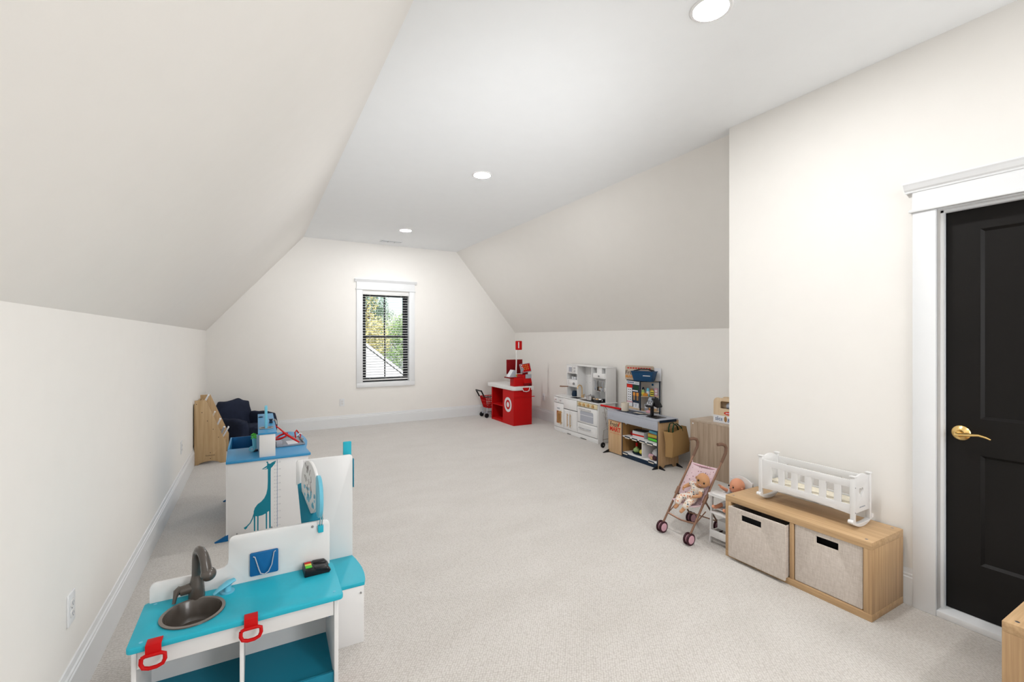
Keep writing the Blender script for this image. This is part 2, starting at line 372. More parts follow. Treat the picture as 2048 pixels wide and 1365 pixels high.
# the blind hangs in the window recess: a thing of its own
bl = empty('window_blind', (1.83, YF+.042, .672), label='white horizontal slatted blind hanging open in the black window', cat='blind')
B().box(-.368, .368, -.045, .02, 1.40, 1.452).out('valance', m_slat, bl, bev=.003)
B().box(-.366, .366, -.024, .024, .030, .050).out('bottom_rail', m_slat, bl, bev=.003)
sl = None
for k in range(32):
    z = .075 + k*.0418
    if sl is None:
        q = B(); q.prism([(-.025, 0), (-.012, .0022), (.012, .0022), (.025, 0), (.025, .0025), (.012, .0047), (-.012, .0047), (-.025, .0025)], 'yz', -.366, .366)
        sl = q.out('slat', m_slat, bl); sl.location = (0, 0, z); sl.rotation_euler = (R(6), 0, 0)
    else:
        c = sl.copy(); COL.objects.link(c); c.location = (0, 0, z)
for x in (-.25, 0, .25):
    b = B(); b.tube([(x, -.026, .04), (x, -.026, 1.41)], .0009, 4); b.tube([(x, .026, .04), (x, .026, 1.41)], .0009, 4); b.out('ladder_cord', m_slat, bl)
B().tube([(-.305, -.035, 1.40), (-.303, -.035, .86)], .003, 6).out('tilt_wand', m_sash, bl, label='dark tilt wand')
# ---------------------------------------------------------------- recessed lights, vent, outlets
m_lamp = mat('lamp_lens', (1, .995, .985), .4, emit=LAMP)
m_lring = mat('lamp_trim', (.85, .85, .85), .4)
lab = ['round recessed ceiling light nearest the camera, at the top edge', 'round recessed ceiling light halfway down the room', 'round recessed ceiling light farthest away, by the air vent', 'round recessed ceiling light behind the camera']
L0 = empty('recessed_light', (1.81, 1.373, ZC), label=lab[0], cat='ceiling light', group='recessed lights in the white ceiling')
B().lathe([(.076, -.001), (.077, -.006), (.090, -.005), (.094, 0), (.075, 0), (.076, -.001)], n=36).out('trim_ring', m_lring, L0, smooth=True)
B().lathe([(0, -.0055), (.0755, -.0055), (.0755, -.001), (0, -.001)], n=32).out('lens', m_lamp, L0)
for k, y in enumerate((3.805, 6.28, -1.06)):
    c = copy_tree(L0); c.location = (1.815, y, ZC); c['label'] = lab[k+1]
vt = empty('air_vent', (1.83, 7.13, ZC), label='small white slotted air vent in the ceiling near the window wall', cat='vent')
B().box(-.17, .17, -.06, .06, -.006, 0).out('vent_frame', m_trim, vt, bev=.002)
B().box(-.15, .15, -.043, .043, -.0075, -.006).out('vent_backing', m_dark, vt)
for k in range(3):
    x0, x1 = -.15+k*.103, -.15+k*.103+.094
    for i in range(5):
        y = -.036+i*.018; B().box(x0, x1, y, y+.004+.004*k, -.012, -.0072).out('louver', m_trim, vt)
def outlet(loc, rz, label):
    t = empty('wall_outlet', loc, rz, label, 'outlet', 'white duplex outlets')
    plate('cover_plate', [rrect(-.035, .035, -.0575, .0575, .004)], 'xz', -.006, 0, m_trim, t, bev=.0015)
    for dz in (-.0195, .0195):
        p = plate('receptacle', [rrect(-.0165, .0165, dz-.0135, dz+.0135, .009)], 'xz', -.009, -.0055, m_white, t)
        s_ = B(); s_.box(-.008, -.006, -.0098, -.0088, dz-.003, dz+.006); s_.box(.006, .008, -.0098, -.0088, dz-.003, dz+.005); s_.box(-.002, .002, -.0098, -.0088, dz-.010, dz-.006)
        s_.out('slots', m_txtg, p)
    B().lathe([(0, -.0072), (.003, -.007), (.003, -.006), (0, -.006)], n=8, axis='y').out('screw', m_screw, t)
outlet((XL, 2.26, .385), 90, 'white wall outlet on the left wall nearest the camera')
outlet((XL, 5.085, .385), 90, 'white wall outlet on the left wall just before the wooden book rack')
outlet((1.15, YF, .385), 0, 'white wall outlet on the window wall left of the window')
outlet((XR, 6.46, .385), -90, 'white wall outlet on the right knee wall beside the red checkout')
# ---------------------------------------------------------------- outside
m_leaf1 = mat('leaf_green', (.30, .44, .17), .6, var=.4, vscale=1.5)
m_leaf2 = mat('leaf_yellow', (.66, .58, .26), .6, var=.4, vscale=1.5)
m_leaf3 = mat('leaf_dark', (.17, .27, .15), .6, var=.4, vscale=1.5)
m_bark = mat('bark', (.14, .10, .07), .9)
m_grass = mat('lawn', (.13, .2, .06), .9, var=.3, vscale=.6)
m_siding = mat('white_siding', (.82, .82, .84), .6)
m_roof = mat('shingle_roof', (.30, .29, .30), .8, var=.2)
struct(B().box(-25, 45, 8.5, 90, -3.3, -3.2).out('ground_outside', m_grass))
def tree(x, y, h, cr, m, label, seed):
    rnd = random.Random(seed); t = empty('tree', (x, y, -3.2), 0, label, 'tree', 'trees beyond the window')
    b = B(); b.tube([(0, 0, 0), (.05, .03, h*.4), (0, 0, h*.75)], [.16, .11, .05], 7)
    for k in range(5):
        a = k*1.3; b.tube([(0, 0, h*(.35+.07*k)), (cr*.5*math.cos(a), cr*.5*math.sin(a), h*(.55+.07*k))], [.05, .02], 5)
    b.out('trunk', m_bark, t)
    f = B(); cl = [(rnd.uniform(-.6, .6)*cr, rnd.uniform(-.6, .6)*cr, h*rnd.uniform(.35, .88), cr*rnd.uniform(.3, .5)) for _ in range(16)]
    for k in range(3800):
        c = rnd.choice(cl); d = Vector((rnd.gauss(0, 1), rnd.gauss(0, 1), rnd.gauss(0, .9))).normalized()*c[3]*rnd.uniform(.6, 1.05)
        p = Vector(c[:3]) + d; u = Vector((rnd.gauss(0, 1), rnd.gauss(0, 1), rnd.gauss(0, 1))).normalized()*.075; v = u.orthogonal().normalized()*.045
        f._add([p-u, p+v, p+u, p-v], [(0, 1, 2, 3)])
    o = f.out('foliage', m, t); o['kind'] = 'stuff'
tree(4.4, 24, 7.6, 1.9, m_leaf2, 'pale yellow-green tree at the left of the window view', 1)
tree(6.9, 33.5, 6.6, 2.0, m_leaf2, 'low yellowing tree in the middle of the window view', 2)
tree(8.0, 38.5, 9.6, 2.2, m_leaf3, 'dark green tree rising in the middle of the window view', 3)
tree(8.4, 29, 6.3, 2.0, m_leaf1, 'green tree falling away at the right of the window view', 4)
tree(7.2, 19.5, 3.6, 1.2, m_leaf1, 'low green tree beside the white gable outside', 5)
tree(12.5, 40, 7.4, 2.2, m_leaf3, 'distant dark tree behind the others on the right', 6)
hs = empty('neighbour_house', (2.0, 15, -3.2), label='white gabled house next door seen through the lower window panes', cat='house')
pg = [(-3.2, 0), (3.3, 0), (3.3, 2.52), (0, 5.12), (-3.2, 2.6)]
B().prism(pg, 'xz', 0, 6).out('gable_wall', m_siding, hs)
for k in range(14):
    z = 2.2 + k*.2; xr = min(3.29, (5.12-z-.2)/.788)
    if xr > .2: B().box(max(-3.2, -xr), xr, -.012, 0, z, z+.17).out('siding_board', m_siding, hs)
B().prism([(0, 5.15), (3.6, 2.31), (3.6, 2.41), (0, 5.25)], 'xz', -.08, 6.1).out('roof_slope', m_siding, hs)
B().prism([(0, 5.15), (-3.5, 2.4), (-3.5, 2.5), (0, 5.25)], 'xz', -.08, 6.1).out('roof_slope', m_roof, hs)
h2 = empty('far_house', (11.6, 44, -3.2), label='small distant white house between the trees outside', cat='house')
B().box(-1.6, 1.2, 0, 3, 0, 3.4).out('wall', m_siding, h2)
B().prism([(-1.8, 3.4), (1.4, 3.4), (.9, 4.1), (-1.2, 4.1)], 'xz', -.1, 3.1).out('roof', m_siding, h2)
def pin(root):
    """children were modelled in room coordinates: bind them to their thing where they stand"""
    inv = Matrix.Translation(-Vector(root.location))
    for o in bpy.data.objects:
        if o.parent == root: o.matrix_parent_inverse = inv
# ================================================================ pretend pet clinic counter, lower left
T = empty('play_counter', (-.03, 2.0, 0), label='white and teal wooden play counter with round sink, nearest the camera', cat='toy counter')
plate('countertop', [rrect(-.36, .29, 1.835, 2.130, .016), circ(-.198, 1.975, .088, n=36)], 'xy', .382, .400, m_teal, T, bev=.003)
s = B().lathe([(.098, .4005), (.097, .404), (.088, .404), (.084, .396), (.079, .350), (.070, .335), (.018, .332), (0, .332), (0, .328), (.072, .330), (.084, .345), (.088, .395), (.098, .4005)], (-.198, 1.975, 0), 40).out('sink', m_bronze, T, smooth=True)
B().lathe([(.088, .4036), (.0985, .4036), (.0985, .4048), (.088, .4048), (.088, .4036)], (-.198, 1.975, 0), 40).out('rim', m_bronzel, s, smooth=True)
B().lathe([(0, .334), (.016, .334), (.016, .3365), (.010, .3365), (.009, .335), (0, .335)], (-.198, 1.975, 0), 16).out('drain', m_bronze, s, smooth=True)
f = B().lathe([(0, .400), (.027, .400), (.027, .408), (.0255, .43), (.0235, .455), (.0185, .475), (.0165, .485), (0, .485)], (-.198, 2.088, 0), 24).out('faucet', m_bronze, T, smooth=True)
pts = [(-.198, 2.088, .48), (-.198, 2.088, .545), (-.196, 2.083, .568), (-.190, 2.070, .583), (-.182, 2.054, .585), (-.173, 2.038, .574), (-.166, 2.028, .552), (-.163, 2.024, .53), (-.161, 2.021, .512)]
B().tube(pts, [.0165, .0155, .015, .015, .015, .016, .017, .018, .018], 14).out('spout', m_bronze, f, smooth=True)
B().ball((-.156, 2.022, .506), (.026, .024, .025), 18, 12).out('spray_head', m_bronze, f, smooth=True)
B().tube([(-.210, 2.086, .440), (-.248, 2.082, .437)], [.019, .017], 16).out('valve', m_bronze, f, smooth=True)
B().tube([(-.250, 2.082, .440), (-.258, 2.076, .440), (-.262, 2.068, .424), (-.265, 2.062, .405)], [.017, .012, .007, .006], 10).out('lever', m_bronze, f, smooth=True)
h = B().lathe([(0, .400), (.024, .400), (.024, .404), (.013, .405), (.012, .425), (.015, .428), (0, .428)], (-.098, 2.072, 0), 20).out('soap_pump', m_skyb, T, smooth=True)
B().tube([(-.075, 2.082, .438), (-.095, 2.072, .435), (-.120, 2.060, .425), (-.142, 2.048, .412)], [.012, .017, .014, .006], 12, sq=.45).out('pump_nozzle', m_skyb, h, smooth=True)
# body of the counter
B().box(-.335, .258, 1.858, 1.872, .318, .382).out('front_apron', m_white, T, bev=.001)
B().box(-.348, -.335, 1.852, 2.118, 0, .382).out('side_panel', m_white, T, bev=.0015)
B().box(.259, .274, 1.852, 2.118, 0, .382).out('side_panel', m_white, T, bev=.0015)
B().box(-.052, -.039, 1.860, 2.110, 0, .318).out('divider', m_white, T, bev=.0015)
B().box(-.335, .259, 2.098, 2.110, 0, .382).out('back_panel', m_white, T)
for x0, x1 in ((-.335, -.052), (-.039, .259)):
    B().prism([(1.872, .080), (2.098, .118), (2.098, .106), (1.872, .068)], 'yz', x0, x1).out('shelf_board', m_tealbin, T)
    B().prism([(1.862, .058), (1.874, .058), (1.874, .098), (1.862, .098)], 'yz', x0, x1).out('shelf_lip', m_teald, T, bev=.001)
    B().box(x0, x1, 1.864, 1.874, 0, .056).out('toe_board', m_white, T)
for p in [(-.29, .30), (-.066, .225), (.10, .215), (.17, .22)]:
    B().lathe([(0, 2.0945), (.005, 2.0945), (.005, 2.098), (0, 2.098)], (p[0], 0, p[1]), 10, 'y').out('bolt', m_navyp, T)
B().box(.250, .259, 1.955, 1.966, .26, .325).out('hook', m_blued, T, bev=.002)
B().box(.2745, .281, 1.905, 1.935, .015, .165).out('door_pull', m_red, T, bev=.002)
B().tube([(.285, 2.128, .012), (.285, 2.140, .012)], .012, 12).out('foot', m_bronze, T)
for x, y in [(-.325, 1.862), (.262, 1.873), (-.325, 2.105)]:
    B().lathe([(0, .401), (.0055, .4008), (.006, .3995), (0, .3995)], (x, y, 0), 12).out('screw_cap', m_skyb, T)
# stepped backboard
bb = [(-.345, 0), (.277, 0)] + [(.277, .57)] + [(.277-.02+.02*math.cos(R(a)), .592-.02+.02*math.sin(R(a))) for a in (0, 30, 60, 90)] + [(-.075, .592)] + \
     [(-.075+.022*math.cos(R(a)), .570+.022*math.sin(R(a))) for a in (90, 120, 150, 180)] + [(-.097, .50)] + \
     [(-.127+.030*math.cos(R(a)), .502-.030*math.sin(R(a))+.0) for a in (0, 30, 60, 90)] + [(-.325, .472)] + \
     [(-.325+.02*math.cos(R(a)), .452+.02*math.sin(R(a))) for a in (90, 120, 150, 180)]
plate('backboard', [bb], 'xz', 2.118, 2.131, m_white, T, bev=.003)
for x in (.208, .246):
    B().lathe([(0, 2.113), (.004, 2.113), (.0052, 2.115), (.0052, 2.118), (0, 2.118)], (x, 0, .573), 12, 'y').out('bolt', m_screw, T, smooth=True)
c = plate('clip_holder', [rrect(-.024, .078, .420, .513, .006)], 'xz', 2.108, 2.117, m_blued, T, bev=.002)
B().tube([(-.012, 2.106, .500), (-.006, 2.103, .498), (.008, 2.098, .448), (.014, 2.096, .432), (.028, 2.096, .426), (.042, 2.096, .434), (.054, 2.099, .458), (.062, 2.104, .505), (.068, 2.106, .508)], .0022, 6).out('wire_clip', m_grey, c, smooth=True)
for (x, z, kx) in [(-.3, .42, 0), (-.0, .42, 1)]: pass
# red leash hooks over the front edge
for k, (x, lb) in enumerate([(-.287, 'red plastic hook hanging on the left front edge of the teal countertop'), (-.017, 'red plastic hook hanging on the middle front edge of the teal countertop')]):
    hk = empty('leash_hook', (x, 1.83, .40), label=lb, cat='hook', group='red hooks on the teal counter edge')
    b = B(); b.box(-.021, .021, -.006, .032, .0015, .0055); b.box(-.021, .021, -.009, -.0055, -.030, .0055)
    b.out('bracket', m_red, hk, bev=.0015)
    lp = [(-.030, -.010, -.030), (-.031, -.012, -.046), (-.025, -.013, -.059), (-.01, -.014, -.064), (.01, -.014, -.064), (.025, -.013, -.059), (.031, -.012, -.046), (.030, -.010, -.030), (.02, -.009, -.026), (-.02, -.009, -.026), (-.030, -.010, -.030)]
    B().tube(lp, .0062, 8).out('ring', m_red, hk, smooth=True)
cr_ = empty('card_reader', (.218, 2.075, .4005), 2, label='small black toy card reader with red, yellow and green keys on the teal counter', cat='toy card reader')
b = B(); b.prism([(-.050, 0), (.050, 0), (.046, .020), (.010, .026), (-.046, .030)], 'xz', -.040, .040); b.out('housing', m_blk, cr_, bev=.004)
b = B(); b.prism([(-.010, .018), (.052, .004), (.052, .010), (.030, .028), (-.010, .031)], 'xz', -.040, -.012); b.out('card_slot', m_blk, cr_, bev=.004); b = B(); b.prism([(-.010, .018), (.052, .004), (.052, .012), (.036, .030), (-.010, .032)], 'xz', .012, .040); b.out('card_slot', m_blk, cr_, bev=.004)
for k, m in enumerate((m_red, m_yel, m_lime)):
    b = B(); b.box(-.043, -.018, .012-.018*k, .028-.018*k, .0285, .0335); b.out('key', m, cr_, bev=.0015, label=('red key', 'yellow key', 'green key')[k])
# rear waiting-room side
arc = [(-.335, 2.135), (.428, 2.137), (.438, 2.17), (.444, 2.22), (.445, 2.28), (.441, 2.33), (.435, 2.38), (.426, 2.43), (-.335, 2.43)]
plate('rear_countertop', [arc], 'xy', .256, .272, m_teal, T, bev=.002)
B().box(.277, .426, 2.138, 2.150, 0, .256).out('rear_front_panel', m_white, T, bev=.001)
B().box(.412, .424, 2.150, 2.430, 0, .256).out('rear_side_panel', m_white, T)
B().box(-.330, -.318, 2.131, 2.430, 0, .256).out('rear_side_panel', m_white, T)
B().lathe([(0, 2.133), (.004, 2.133), (.004, 2.138), (0, 2.138)], (.412, 0, .226), 10, 'y').out('bolt', m_screw, T)
plate('rear_board', [rrect(.196, .428, 0, .786, [0, 0, .018, .004])], 'xz', 2.430, 2.442, m_white, T, bev=.002)
B().box(.4285, .4345, 2.428, 2.452, .618, .762).out('edge_strip', m_teald, T, bev=.001)
plate('board_hanger', [rrect(.386, .426, .70, .848, .004)], 'xz', 2.452, 2.466, m_teal, T, bev=.003)
B().prism([(2.205, .556), (2.430, .672), (2.430, .682), (2.205, .566)], 'yz', .172, .262).out('sloping_tray', m_teald, T)
B().prism([(2.14, .47), (2.43, .60), (2.43, .672), (2.205, .556), (2.14, .53)], 'yz', .196, .204).out('tray_side', m_white, T)
plate('tray_cheek', [[(.166, .672), (.196, .684), (.196, .790), (.172, .788), (.166, .778)]], 'xz', 2.418, 2.4295, m_white, T, bev=.001)
dm = Matrix.Translation((.214, 2.27, .700)) @ Matrix.Rotation(R(11.5), 4, 'Z')
d = B().lathe([(0, -.006), (.116, -.006), (.117, -.004), (.117, .004), (.116, .006), (0, .006)], n=48, axis='x').xf(dm).out('picture_disc', m_white, T, smooth=True)
b = B(); rnd = random.Random(3)
def stroke(b, y, z, l, a, w=.0022): b.box(-.0068, -.0058, -l/2, l/2, -w/2, w/2, dm @ Matrix.Translation((0, y, z)) @ Matrix.Rotation(R(a), 4, 'X'))
for k in range(14): stroke(b, rnd.uniform(-.06, .06), rnd.uniform(-.02, .09), rnd.uniform(.015, .05), rnd.uniform(20, 120), .0018)
b.out('printed_line', m_plum, d)['kind'] = 'stuff'
b = B()
for k in range(26):
    y = rnd.uniform(-.09, .09); z = rnd.uniform(-.1, -.01)
    if y*y+z*z < .0115: b.lathe([(0, -.0066), (.011*rnd.uniform(.5, 1), -.0066), (.008, -.0059), (0, -.0059)], (0, y, z), 8, 'x')
b.xf(dm).out('printed_wave', m_skyb, d)['kind'] = 'stuff'
mg = B().lathe([(0, -.009), (.082, -.009), (.088, -.006), (.088, .006), (.082, .009), (0, .009)], n=36, axis='x').xf(Matrix.Translation((.236, 2.135, .693))).out('exam_mirror', m_skyb, T, smooth=True)
b = B(); b.tube([(.2365, 2.085, .635), (.2365, 2.108, .572)], .0028, 6); b.tube([(.2445, 2.085, .635), (.2445, 2.108, .572)], .0028, 6); b.out('mirror_stem', m_steel, mg)
B().box(.229, .251, 2.104, 2.140, .545, .577).out('mirror_clamp', m_teal, mg, bev=.003)
pin(T)
# ================================================================ giraffe exam unit behind it
T = empty('giraffe_exam_unit', (.08, 4.08, 0), label='white play exam unit with blue top and a teal giraffe height chart', cat='toy counter')
top = [(-.182, 3.628), (.334, 3.626), (.345, 3.632), (.338, 3.72), (.332, 3.80), (.340, 3.90), (.352, 3.98), (.362, 4.08), (.358, 4.2), (.345, 4.34), (.318, 4.47), (.26, 4.54), (-.02, 4.54), (-.02, 4.03), (-.190, 4.03)]
plate('countertop', [top], 'xy', .524, .542, m_blue, T, bev=.003)
B().box(-.170, .330, 3.640, 3.652, .002, .524).out('front_panel', m_white, T, bev=.001)
B().box(-.170, .330, 4.528, 4.540, .002, .524).out('rear_panel', m_white, T)
B().box(-.182, -.170, 3.640, 4.03, .03, .524).out('side_panel', m_white, T)
B().box(.318, .330, 3.652, 4.528, .03, .524).out('side_panel', m_white, T)
B().box(-.192, -.180, 4.03, 4.50, .03, .543).out('bin_side', m_blue, T, bev=.002)
B().box(-.180, -.02, 4.488, 4.500, .03, .543).out('bin_back', m_blued, T, bev=.002)
B().box(-.180, -.02, 4.03, 4.488, .40, .412).out('bin_floor', m_blued, T)
for y in (3.646, 4.534):
    plate('foot', [[(-.168, 0), (-.245, 0), (-.248, .006), (-.168, .046)]], 'xz', y-.007, y+.007, m_blued, T, bev=.002)
BODY = [(0.1198, 0.5104), (0.1137, 0.4907), (0.0963, 0.4691), (0.088, 0.4617), (0.0865, 0.4363), (0.0865, 0.038), (0.0774, 0.0389), (0.0759, 0.161), (0.0647, 0.1546), (0.0639, 0.0383), (0.0564, 0.039), (0.0549, 0.1471), (0.0348, 0.139), (0.0119, 0.1367), (0.0112, 0.0364), (0.0031, 0.0373), (0.0031, 0.1367), (-0.0079, 0.1404), (-0.0087, 0.0372), (-0.0167, 0.038), (-0.0182, 0.1491), (-0.0182, 0.1743), (-0.0109, 0.1982), (0.0053, 0.2205), (0.0274, 0.2351), (0.046, 0.2556), (0.0587, 0.2832), (0.0662, 0.3202), (0.0684, 0.3709), (0.0684, 0.4585), (0.0497, 0.456), (0.0319, 0.4611), (0.046, 0.471), (0.0632, 0.4822), (0.0647, 0.499), (0.0587, 0.5066), (0.0647, 0.5126), (0.0707, 0.505), (0.0722, 0.4963), (0.0797, 0.4927), (0.0986, 0.503)]
TAIL = [(-0.0182, 0.1617), (-0.0277, 0.13), (-0.0422, 0.0993), (-0.0603, 0.082), (-0.0782, 0.0724), (-0.0696, 0.059), (-0.0588, 0.0667), (-0.0545, 0.0767), (-0.0364, 0.0957), (-0.0226, 0.1248), (-0.0145, 0.1551)]
EAR = [(.0405, .461), (.0490, .4585), (.0630, .4640), (.0630, .4690)]
m_gir = mat('giraffe_print', (.008, .21, .29), .6)
g = B().prism(BODY, 'xz', 3.6392, 3.6400).out('giraffe_print', m_gir, T)
B().prism(EAR, 'xz', 3.6390, 3.6392).out('ear_gap', m_white, g)
B().prism(circ(.0872, .496, .002, n=8), 'xz', 3.6390, 3.6392).out('eye_print', m_white, g)
B().prism(TAIL, 'xz', 3.6392, 3.6400).out('tail_print', m_gir, g)
ch = B().box(.1264, .1284, 3.6392, 3.6400, .038, .517).out('height_scale', m_blued, T)
b = B()
for k in range(10):
    z = .0511+k*.0496; b.box(.1284, .1385, 3.6392, 3.64, z-.0006, z+.0006)
for k in range(19):
    z = .046+k*.02515; b.box(.1185, .1264, 3.6392, 3.64, z-.0006, z+.0006)
b.out('tick_mark', m_txtg, ch)['kind'] = 'stuff'
for k in range(10): text('numeral', str(5+5*k), .0095, m_txtg, ch, (.1445, 3.6394, .0511+k*.0496), ex=.0002)
for k in range(19): text('numeral', str(2+k), .0090, m_txtg, ch, (.1105, 3.6394, .046+k*.02515), ex=.0002)
for p in [(-.118, .040), (.093, .043)]:
    B().lathe([(0, 3.636), (.0045, 3.636), (.0045, 3.640), (0, 3.640)], (p[0], 0, p[1]), 10, 'y').out('bolt', m_screw, T)
B().box(.017, .117, 3.652, 4.56, .542, .700).out('tower', m_white, T, bev=.001)
plate('tower_top', [rrect(.008, .126, 3.645, 4.58, .006)], 'xy', .700, .712, m_blue, T, bev=.002)
hp = plate('scope_rack', [rrect(.018, .108, 3.80, 3.88, .012), circ(.042, 3.84, .017, n=16), circ(.083, 3.84, .017, n=16)], 'xy', .712, .717, m_screw, T)
B().box(.022, .104, 3.81, 3.87, .7122, .7135).out('rack_well', m_dark, hp)
fin_ = [(3.80, .712), (3.92, .712), (3.94, .76), (3.95, .83), (3.93, .862), (3.89, .874), (3.85, .868), (3.825, .84), (3.81, .78)]
B().prism(fin_, 'yz', .052, .070).out('upright_panel', m_skyb, T, bev=.004)
b = B(); b.tube([(.118, 4.15, .712), (.128, 4.15, .722), (.134, 4.12, .715), (.137, 4.09, .690)], .006, 8); b.out('tap', m_screw, T, smooth=True)
B().lathe([(0, .712), (.013, .712), (.011, .735), (.017, .745), (0, .745)], (.098, 4.05, 0), 14).out('knob', m_navyp, T, smooth=True)
B().lathe([(.012, .713), (.018, .713), (.018, .717), (.012, .717), (.012, .713)], (.03, 4.38, 0), 14).out('grommet', m_navyp, T, smooth=True)
pin(T)
# things lying on the blue top
t = empty('toy_tray', (.228, 4.05, .543), 4, label='shallow grey toy medical tray on the blue countertop', cat='toy tray')
b = B(); b.box(-.105, .095, -.13, .2, 0, .004); b.box(-.105, -.100, -.13, .2, 0, .014); b.box(.09, .095, -.13, .2, 0, .014); b.box(-.105, .095, -.13, -.125, 0, .014); b.box(-.105, .095, .195, .2, 0, .014)
b.out('tray', m_txtg, t, bev=.001)
B().box(-.02, .055, -.11, .05, .0045, .006).out('paper_chart', m_paper, t)
t = empty('toy_box', (.150, 3.99, .5475), 8, label='small grey toy block in the medical tray beside the white tower', cat='toy block')
B().box(-.022, .022, -.035, .035, 0, .030).out('block', m_grey, t, bev=.004)
t = empty('toy_crutch', (.21, 3.94, .55), label='long red plastic toy handle leaning across the medical tray', cat='toy tool')
B().tube([(.128, 3.98, .700), (.155, 3.972, .676), (.185, 3.96, .645)], [.006, .008, .010], 8, sq=.6).out('upper_bar', m_red, t, smooth=True)
B().tube([(.180, 3.962, .648), (.205, 3.952, .628), (.25, 3.94, .594), (.292, 3.93, .563)], [.012, .014, .013, .009], 8, sq=.6).out('lower_bar', m_red, t, smooth=True)
pin(t)
t = empty('toy_headband', (.18, 4.12, .56), label='red looped plastic toy headband under the long red handle', cat='toy tool')
pts = [(.175+.045*math.cos(a), 4.12+.07*math.sin(a), .585+.018*math.cos(a)) for a in [R(20+15*k) for k in range(22)]]
B().tube(pts, .0075, 8).out('band', m_red, t, smooth=True)
pin(t)
t = empty('toy_stethoscope', (.285, 4.1, .56), label='tangled red, grey and white toy stethoscope at the tray end', cat='toy tool')
b = B(); b.tube([(.275, 4.06, .575), (.270, 4.08, .615), (.285, 4.12, .625), (.300, 4.14, .60), (.315, 4.10, .585), (.305, 4.04, .58)], .005, 7); b.out('tubing', m_red, t, smooth=True)
B().tube([(.28, 4.05, .59), (.305, 4.08, .606), (.322, 4.09, .596)], .004, 7).out('headset', m_paper, t, smooth=True)
B().lathe([(0, 0), (.017, 0), (.017, .010), (.010, .014), (0, .014)], (.312, 4.02, .566), 14).out('chest_piece', m_screw, t, smooth=True)
pin(t)
t = empty('toy_syringe', (-.02, 3.86, .543), label='blue toy syringe with a bright green grip hanging beside the white tower', cat='toy tool')
B().tube([(-.012, 3.86, .565), (-.016, 3.86, .652)], [.013, .015], 12).out('barrel', m_skyb, t, smooth=True)
b = B()
for k in range(3): b.tube([(-.002, 3.86-.012*k, .665-.010*k), (-.02, 3.855-.012*k, .676-.010*k), (-.036, 3.85-.012*k, .668-.012*k)], [.005, .005, .003], 7)
b.out('grip', m_lime, t, smooth=True)
B().lathe([(.010, -.005), (.019, -.005), (.021, 0), (.019, .005), (.010, .005), (.010, -.005)], (-.030, 3.85, .566), 16, 'y').out('finger_ring', m_skyb, t, smooth=True)
B().lathe([(0, .543), (.019, .543), (.017, .556), (0, .556)], (-.008, 3.87, 0), 14).out('base', m_navyp, t, smooth=True)
pin(t)
# ================================================================ wooden book rack in the corner
T = empty('book_rack', (-.44, 6.26, 0), label='light wooden tiered book display rack in the far left corner', cat='book rack')
pf = [(-.588, 0), (-.555, .0)] + [(-.535, .018), (-.49, .03), (-.452, .034), (-.41, .03), (-.37, .018), (-.35, 0), (-.297, 0), (-.296, .215), (-.485, .702), (-.585, .702)]
for y0 in (5.974, 6.546):
    pn = plate('side_panel', [pf], 'xz', y0, y0+.012, m_birch, T, bev=.0015)
    if y0 < 6:
        for p in [(-.569, .661), (-.519, .568), (-.47, .473), (-.417, .378), (-.367, .285), (-.443, .123), (-.442, .059)]:
            B().lathe([(0, y0-.0012), (.004, y0-.0012), (.0045, y0), (0, y0)], (p[0], 0, p[1]), 8, 'y').out('screw', m_txtk, pn)
        text('brand_mark', 'Guidecraft', .018, m_txtk, pn, (-.444, y0-.0002, .094), sx=1.15)
tiers = [(-.565, .655, -.535, .58), (-.52, .56, -.49, .485), (-.475, .465, -.44, .39), (-.425, .37, -.39, .295), (-.375, .275, -.335, .2)]
for x0, z0, x1, z1 in tiers:
    B().prism([(x0, z0), (x0+.006, z0), (x0+.006, z0-.11), (x0, z0-.11)], 'xz', 5.986, 6.546).out('tier_board', m_birch, T)
    B().box(x0+.006, x0+.055, 5.986, 6.546, z0-.11, z0-.104).out('tier_floor', m_birch, T)
B().box(-.592, -.580, 5.986, 6.546, .02, .66).out('back_board', m_birch, T)
pin(T)
bk = [((-.538, 6.10, .60), 26, .16, .13, .012, m_paper, 'white book on the top tier of the wooden rack'),
      ((-.452, 6.07, .455), 24, .11, .1, .012, m_cup, 'cream book on the second tier of the wooden rack'),
      ((-.405, 6.08, .362), 24, .12, .1, .014, m_paper, 'white book on the third tier of the wooden rack'),
      ((-.362, 6.04, .272), 22, .12, .1, .016, m_txtg, 'grey and white book on the fourth tier of the wooden rack'),
      ((-.336, 6.10, .262), 28, .12, .1, .012, m_paper, 'thick white book leaning out of the lowest tier of the rack')]
for (x, y, z), tilt, h, w, th, m, lb in bk:
    t = empty('book', (x, y, z), label=lb, cat='book', group='books in the wooden rack', rot=(0, R(tilt), 0))
    B().box(-th/2, th/2, -w/2, w/2, 0, h).out('page_block', m_paper, t)
    b = B(); b.box(-th/2-.0015, -th/2, -w/2-.002, w/2+.002, -.002, h+.002); b.box(th/2, th/2+.0015, -w/2-.002, w/2+.002, -.002, h+.002); b.box(-th/2-.0015, th/2+.0015, -w/2-.003, -w/2-.0015, -.002, h+.002)
    b.out('cover', m, t)
# ================================================================ navy armchair
ch = empty('kids_armchair', (-.12, 6.98, 0), -45, label="child's dark navy corduroy armchair in the far left corner", cat='armchair')
